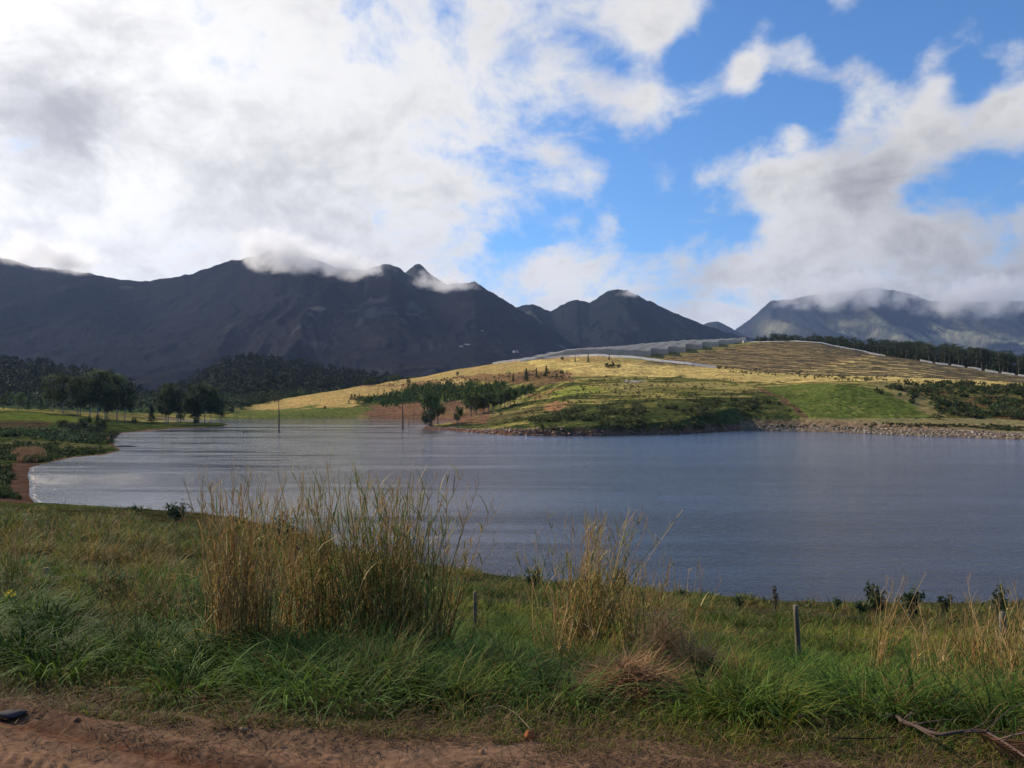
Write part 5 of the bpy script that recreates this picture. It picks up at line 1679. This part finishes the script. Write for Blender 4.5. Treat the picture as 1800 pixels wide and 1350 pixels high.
# ------------------------------------------------------------------ shade nets
M_net, tn, bn = new_mat('shade_net')
bn.inputs['Base Color'].default_value = (.36, .365, .36, 1); bn.inputs['Roughness'].default_value = .8
trl = tn.node('ShaderNodeBsdfTranslucent'); trl.inputs[0].default_value = (.42, .43, .43, 1); mxt = tn.node('ShaderNodeMixShader'); mxt.inputs[0].default_value = .5
tn.l.new(bn.outputs[0], mxt.inputs[1]); tn.l.new(trl.outputs[0], mxt.inputs[2])
tr = tn.node('ShaderNodeBsdfTransparent'); mxn = tn.node('ShaderNodeMixShader')
wv = tn.noise(tn.node('ShaderNodeTexCoord').outputs['Object'], .35, 3, .5)
tn.l.new(tn.lin(wv, .3, .7, .70, .92), mxn.inputs[0]); tn.l.new(tr.outputs[0], mxn.inputs[1]); tn.l.new(mxt.outputs[0], mxn.inputs[2]); tn.l.new(mxn.outputs[0], tn.n['Material Output'].inputs[0])
NET = [(1143, 628, 560, 95), (1175, 625.5, 585, 120), (1206, 621.5, 612, 130), (1235, 616, 645, 130), (1264, 610.5, 680, 130), (1290, 606, 715, 120), (1312, 602.5, 750, 110)]
for k_, (px, py, D, ln) in enumerate(NET):
    x0_ = (px - 900) / F * D
    t = thing('shade_net', ['first', 'second', 'third', 'fourth', 'fifth', 'sixth', 'last'][k_] + ' stepped bay of the pale grey shade net, counted from the lower left', 'shade net', (x0_, D, Hs(x0_, D)), 0, 'stepped bays of shade netting on the hilltop')
    dr = C(-1, .20); dr /= np.linalg.norm(dr); dn = C(.20, 1.0); dn /= np.linalg.norm(dn)
    wid = NET[k_ + 1][2] - D + 6 if k_ < 6 else 40
    a = np.arange(0, ln + 1, 2.5); b_ = np.linspace(0, wid, 7)
    A_, B_ = np.meshgrid(a, b_)
    X = x0_ + dr[0] * A_ + dn[0] * B_; Y = D + dr[1] * A_ + dn[1] * B_
    G = H(X, Y); Hn = 4.4
    Zr = G + Hn * (1 - .9 * sstep(A_, ln * .55, ln)) + .35 * np.cos(A_ / 10 * 2 * math.pi) - .25 * np.cos(B_ / 8 * 2 * math.pi)
    org = C(x0_, D, Hs(x0_, D))
    mesh_np('roof_net', np.stack([X, Y, Zr], -1).reshape(-1, 3) - org, grid_faces(*X.shape), M_net, parent=t)
    mb = MB()
    f_ = np.stack([X[0], Y[0], G[0] + .05], -1); g_ = np.stack([X[0], Y[0], Zr[0]], -1)
    v = np.concatenate([f_, g_]) - org; m_ = len(a)
    mb.add(v, np.stack([np.arange(m_ - 1), np.arange(1, m_), np.arange(1, m_) + m_, np.arange(m_ - 1) + m_], -1), None)
    f_ = np.stack([X[:, 0], Y[:, 0], G[:, 0] + .05], -1); g_ = np.stack([X[:, 0], Y[:, 0], Zr[:, 0]], -1)
    v = np.concatenate([f_, g_]) - org; m_ = len(b_)
    mb.add(v, np.stack([np.arange(m_ - 1), np.arange(1, m_), np.arange(1, m_) + m_, np.arange(m_ - 1) + m_], -1), None)
    mb.build('side_net', M_net, t, smooth=False)
    for i in range(0, int(len(a) * .6), 6):
        mb = MB(); p = C(X[0, i], Y[0, i], G[0, i]) - org
        mb.tube([p - C(0, 0, .2), p + C(0, 0, Hn)], .09, 6, C(.3, .25, .2)); mb.build('pole', M_wood, t)

M_white, tq, bq = new_mat('white_windbreak')
trq = tq.node('ShaderNodeBsdfTranslucent'); trq.inputs[0].default_value = (.9, .89, .87, 1); mq = tq.node('ShaderNodeMixShader'); mq.inputs[0].default_value = .8
tq.l.new(bq.outputs[0], mq.inputs[1]); tq.l.new(trq.outputs[0], mq.inputs[2]); tq.l.new(mq.outputs[0], tq.n['Material Output'].inputs[0])
bq.inputs['Base Color'].default_value = (.74, .73, .70, 1); bq.inputs['Roughness'].default_value = .8


def strip(pts, hgt, label, gap=None, D=None):
    P = []
    for px, D_ in pts: P.append(((px - 900) / F * D_, D_))
    P = np.array(P); d = np.concatenate([[0], np.cumsum(np.hypot(*np.diff(P, axis=0).T))])
    s = np.arange(0, d[-1], 2.5)
    X = np.interp(s, d, P[:, 0]); Y = np.interp(s, d, P[:, 1]); G = H(X, Y)
    X = X + np.sin(s / 7) * .15
    t = thing('net_fence', label, 'fence', (X[0], Y[0], G[0]))
    org = C(X[0], Y[0], G[0]); m_ = len(s)
    th_ = .06
    v = np.concatenate([np.stack([X, Y, G - .1], -1), np.stack([X, Y, G + hgt], -1), np.stack([X, Y + th_, G + hgt], -1), np.stack([X, Y + th_, G - .1], -1)]) - org
    i = np.arange(m_)
    q = []
    for a_ in range(m_ - 1):
        if gap and (a_ % gap == 0): continue
        for w0, w1 in ((0, 1),):
            q.append((a_ + w0 * m_, a_ + 1 + w0 * m_, a_ + 1 + w1 * m_, a_ + w1 * m_))
    mesh_np('net_cloth', v, np.array(q), M_white, smooth=False, parent=t)
    mb = MB()
    for a_ in range(0, m_, 6):
        p = C(X[a_], Y[a_] + .15, G[a_]) - org
        mb.tube([p - C(0, 0, .2), p + C(0, 0, hgt + .25)], .07, 5, C(.3, .26, .2))
    mb.build('stakes', M_wood, t)


strip([(866, 600), (940, 580), (1000, 560), (1060, 549), (1140, 536), (1215, 524), (1262, 512)], 1.5, 'long white net windbreak following the crest of the golden hill')
strip([(1310, 775), (1380, 764), (1430, 755), (1470, 728), (1520, 694), (1560, 662)], 1.3, 'white net windbreak curving along the top of the crop field')
strip([(1612, 628), (1680, 602), (1740, 580), (1810, 553), (1880, 530)], 1.7, 'segmented white net windbreak between the crop field and the dark trees', gap=5)

# small pump house on the crest
def house(x, y, z, w_, d_, h_, label, wall, roofc, rz=0.0, name='farm_house'):
    t = thing(name, label, 'building', (x, y, z), rz)
    mb = MB()
    a, b = w_ / 2, d_ / 2
    v = [(-a, -b, -1), (a, -b, -1), (a, b, -1), (-a, b, -1), (-a, -b, h_), (a, -b, h_), (a, b, h_), (-a, b, h_)]
    mb.add(v, [(0, 1, 5, 4), (1, 2, 6, 5), (2, 3, 7, 6), (3, 0, 4, 7), (4, 5, 6, 7)], None, wall)
    rh = h_ * .45
    mb.add([(-a, -b, h_ + .01), (-a, b, h_ + .01), (-a, 0, h_ + rh), (a, -b, h_ + .01), (a, b, h_ + .01), (a, 0, h_ + rh)], None, [(0, 1, 2), (3, 5, 4)], wall)
    mb.build('wall', M_wall, t, smooth=False)
    mb = MB(); e = .3
    mb.add([(-a - e, -b - e, h_ - .12), (a + e, -b - e, h_ - .12), (a + e, 0, h_ + rh + .06), (-a - e, 0, h_ + rh + .06), (-a - e, b + e, h_ - .12), (a + e, b + e, h_ - .12)], [(0, 1, 2, 3), (3, 2, 5, 4)], None, roofc)
    mb.build('roof', M_wall, t, smooth=False)
    for wx_ in (-.28, .28):
        mb = MB(); s = w_ * .08
        mb.add([(wx_ * w_ - s, -b - .02, h_ * .35), (wx_ * w_ + s, -b - .02, h_ * .35), (wx_ * w_ + s, -b - .02, h_ * .8), (wx_ * w_ - s, -b - .02, h_ * .8)], [(0, 1, 2, 3)], None, C(.04, .045, .05))
        mb.build('window', M_wall, t, smooth=False)
    mb = MB()
    mb.add([(-.06 * w_, -b - .02, 0), (.06 * w_, -b - .02, 0), (.06 * w_, -b - .02, h_ * .75), (-.06 * w_, -b - .02, h_ * .75)], [(0, 1, 2, 3)], None, C(.10, .07, .05))
    mb.build('door', M_wall, t, smooth=False)
    return t


M_wall = col_mat('plaster', nscale=1.5, namp=.1, rough=.8)
x = (1309 - 900) / F * 742
house(x, 742, Hs(x, 742), 2.6, 2.2, 2.2, 'small white pump house where the shade nets end', C(.62, .60, .56), C(.45, .44, .42), name='pump_house')
rng_ = [o for o in COL.objects if o.name.startswith('mountain_ridge')][0]
for px, py, s, lab in [(822, 609, 15, 'larger pale farmhouse at the foot of the mountains'), (830, 611, 9, 'small pale outbuilding right of the farmhouse'), (812, 611, 8, 'small pale shed left of the farmhouse'), (905, 620, 14, 'low pale roofed barn nearest the skyline of the golden hill'), (846, 583, 8, 'tiny pale hut high on the lower mountain slope')]:
    P = surf_at(rng_, px, py)
    P2 = surf_at([o for o in COL.objects if o.name == 'mountain_range'][0], px, py)
    a1 = np.hypot(*(np.array(proj(*P)) - C(px, py))); a2 = np.hypot(*(np.array(proj(*P2)) - C(px, py)))
    if a2 < a1 + 1 and P2[1] < P[1]: P = P2
    house(P[0], P[1] - 2, P[2] + .5, s * 1.3, s * .7, s * .35, lab, C(.50, .48, .44), C(.34, .32, .30), rz=.3)


# ------------------------------------------------------------------ two walkers
def person(px, D, label, shirt, trousers, stride):
    x = (px - 900) / F * D
    z = Hs(x, D)
    me = bpy.data.meshes.new('person')
    J = {'pelvis': (0, 0, .95), 'belly': (0, .0, 1.1), 'chest': (0, 0, 1.32), 'neck': (0, -.01, 1.48), 'head': (0, -.02, 1.60), 'top': (0, -.01, 1.72),
         'lsh': (-.19, 0, 1.41), 'lel': (-.25, .06 * stride, 1.14), 'lwr': (-.24, -.10 * stride, .92), 'lh': (-.24, -.13 * stride, .83),
         'rsh': (.19, 0, 1.41), 'rel': (.25, -.04 * stride, 1.14), 'rwr': (.25, .05 * stride, .91), 'rh': (.25, .06 * stride, .82),
         'lhip': (-.10, 0, .90), 'lkn': (-.11, -.14 * stride, .50), 'lan': (-.11, -.10 * stride, .09), 'lft': (-.12, -.26 * stride, .04),
         'rhip': (.10, 0, .90), 'rkn': (.11, .05 * stride, .50), 'ran': (.11, .24 * stride, .11), 'rft': (.12, .12 * stride, .04)}
    R_ = {'pelvis': .13, 'belly': .12, 'chest': .15, 'neck': .055, 'head': .095, 'top': .075, 'lsh': .06, 'rsh': .06, 'lel': .042, 'rel': .042, 'lwr': .03, 'rwr': .03, 'lh': .035, 'rh': .035,
          'lhip': .09, 'rhip': .09, 'lkn': .06, 'rkn': .06, 'lan': .04, 'ran': .04, 'lft': .04, 'rft': .04}
    E = [('pelvis', 'belly'), ('belly', 'chest'), ('chest', 'neck'), ('neck', 'head'), ('head', 'top'), ('chest', 'lsh'), ('lsh', 'lel'), ('lel', 'lwr'), ('lwr', 'lh'), ('chest', 'rsh'), ('rsh', 'rel'), ('rel', 'rwr'), ('rwr', 'rh'),
         ('pelvis', 'lhip'), ('lhip', 'lkn'), ('lkn', 'lan'), ('lan', 'lft'), ('pelvis', 'rhip'), ('rhip', 'rkn'), ('rkn', 'ran'), ('ran', 'rft')]
    ks = list(J)
    me.from_pydata([J[k] for k in ks], [(ks.index(a), ks.index(b)) for a, b in E], [])
    ob = bpy.data.objects.new('person', me); COL.objects.link(ob)
    md = ob.modifiers.new('skin', 'SKIN')
    for i, k in enumerate(ks):
        me.skin_vertices[0].data[i].radius = (R_[k], R_[k] * .85)
        me.skin_vertices[0].data[i].use_root = k == 'pelvis'
    ob.modifiers.new('sub', 'SUBSURF').levels = 1
    ob.location = (x, D, z + .02); ob.rotation_euler = (0, 0, 1.2)
    m_, t_, b_ = new_mat('skin_and_trousers')
    sp = t_.node('ShaderNodeSeparateXYZ'); t_.l.new(t_.node('ShaderNodeTexCoord').outputs['Object'], sp.inputs[0])
    c_ = t_.mix(t_.math('GREATER_THAN', sp.outputs[2], 1.0), tuple(trousers) + (1,), (.20, .11, .07, 1))
    t_.l.new(c_, b_.inputs['Base Color'])
    me.materials.append(m_)
    # jacket and hair as clothing children
    mb = MB()
    mb.tube([C(0, 0, .92), C(0, 0, 1.1), C(0, 0, 1.3), C(0, 0, 1.44), C(0, -.01, 1.5)], [.16, .15, .19, .15, .07], 10, shirt)
    for s_ in ('l', 'r'):
        mb.tube([J[s_ + 'sh'], J[s_ + 'el'], J[s_ + 'wr']], [.075, .06, .045], 7, shirt)
    mb.build('jacket', M_cane, ob)
    mb = MB()
    mb.tube([C(0, .01, 1.60), C(0, .01, 1.70), C(0, .0, 1.76)], [.108, .10, .04], 8, C(.02, .015, .012)); mb.build('hair', M_cane, ob)
    return tag(ob, label, 'person', 'two walkers on the golden slope')


xg, yg, zg = ray_ground(1285, 671)
person(1284.5, yg, 'person walking in dark clothes on the golden slope, left of two', C(.10, .045, .04), C(.04, .04, .05), 1)
person(1289, yg + 1, 'person walking in a dark red top on the golden slope, right of two', C(.22, .05, .04), C(.05, .045, .05), -1)

# ------------------------------------------------------------------ clouds lying on the mountain tops
def cap_cloud(px, py, D, wpx, hpx, label, dens=.010, seed=0, depth=900):
    w_ = wpx / F * D / 2; h_ = hpx / F * D / 2
    x, y, z = pix(px, py, D)
    bm_v = []
    n1_, n2_ = 12, 20
    th_, ph = np.meshgrid(np.linspace(0, math.pi, n1_), np.linspace(0, 2 * math.pi, n2_, endpoint=False), indexing='ij')
    v = np.stack([np.sin(th_) * np.cos(ph) * w_, np.sin(th_) * np.sin(ph) * depth / 2, np.cos(th_) * h_], -1)
    i = np.arange(n1_ * n2_).reshape(n1_, n2_); j = np.roll(i, -1, 1)
    q = np.stack([i[:-1], i[1:], j[1:], j[:-1]], -1).reshape(-1, 4)
    m_ = bpy.data.materials.new('cloud_vapour'); m_.use_nodes = True
    t_ = NT(m_.node_tree); t_.n.clear()
    pv = t_.n.new('ShaderNodeVolumePrincipled')
    pv.inputs['Color'].default_value = (.97, .97, .98, 1)
    pv.inputs['Anisotropy'].default_value = .35
    oc = t_.node('ShaderNodeTexCoord').outputs['Object']
    nrm = t_.vmath('DIVIDE', oc, (w_, depth / 2, h_))
    rl = t_.vmath('LENGTH', nrm, out=1)
    nz_ = t_.noise(t_.vmath('ADD', oc, (seed * 517.0, 0, 0)), 1 / (40 + h_ * .6), 6, .62)
    f_ = t_.math('SUBTRACT', t_.math('ADD', t_.math('SUBTRACT', 1.0, rl), t_.math('MULTIPLY', t_.math('SUBTRACT', nz_, .5), 3.4)), .22)
    dn_ = t_.math('MULTIPLY', t_.smooth(f_, 0, .8), dens)
    t_.l.new(t_.math('MULTIPLY', dn_, t_.smooth(rl, 1.0, .75)), pv.inputs['Density'])
    ou = t_.node('ShaderNodeOutputMaterial'); t_.l.new(pv.outputs[0], ou.inputs['Volume'])
    o = mesh_np('cloud', v.reshape(-1, 3), q, m_)
    o.location = (float(x), D, float(z))
    return tag(o, label, kind='stuff')


CLOUDS = True
if CLOUDS:
    cap_cloud(95, 446, 3700, 170, 76, 'cloud spilling over the far left summit', .010, 1)
    cap_cloud(0, 448, 3750, 60, 36, 'wisp of cloud at the left edge of the mountain range', .006, 11)
    cap_cloud(500, 446, 3600, 210, 84, 'cloud lying on the central flat summit', .012, 2)
    cap_cloud(610, 470, 3650, 170, 52, 'cloud tongue running to the domed peak', .011, 3)
    cap_cloud(785, 500, 3750, 150, 34, 'thin cloud wisp under the pointed peak', .007, 4)
    cap_cloud(1110, 513, 4500, 60, 20, 'small cloud wisp on the domed ridge top', .005, 5)
    cap_cloud(1480, 512, 8000, 330, 84, 'cloud bank on the left half of the hazy massif', .0045, 6, 1600)
    cap_cloud(1730, 520, 7900, 380, 96, 'cloud bank on the right half of the hazy massif', .0045, 7, 1600)

# ------------------------------------------------------------------ the air
a = 19000
v = [(-a, -a, -40), (a, -a, -40), (a, a, -40), (-a, a, -40), (-a, -a, 1700), (a, -a, 1700), (a, a, 1700), (-a, a, 1700)]
mh = bpy.data.materials.new('haze_air'); mh.use_nodes = True
th_ = NT(mh.node_tree); th_.n.clear()
pv = th_.n.new('ShaderNodeVolumePrincipled')
pv.inputs['Color'].default_value = (.44, .60, .98, 1)
pv.inputs['Density'].default_value = 2.9e-5
pv.inputs['Anisotropy'].default_value = .2
ou = th_.node('ShaderNodeOutputMaterial'); th_.l.new(pv.outputs[0], ou.inputs['Volume'])
hz = mesh_np('haze', v, [np.array([(0, 3, 2, 1), (4, 5, 6, 7), (0, 1, 5, 4), (1, 2, 6, 5), (2, 3, 7, 6), (3, 0, 4, 7)])], mh, smooth=False)
tag(hz, 'thin bluish haze in front of the mountains', kind='stuff')
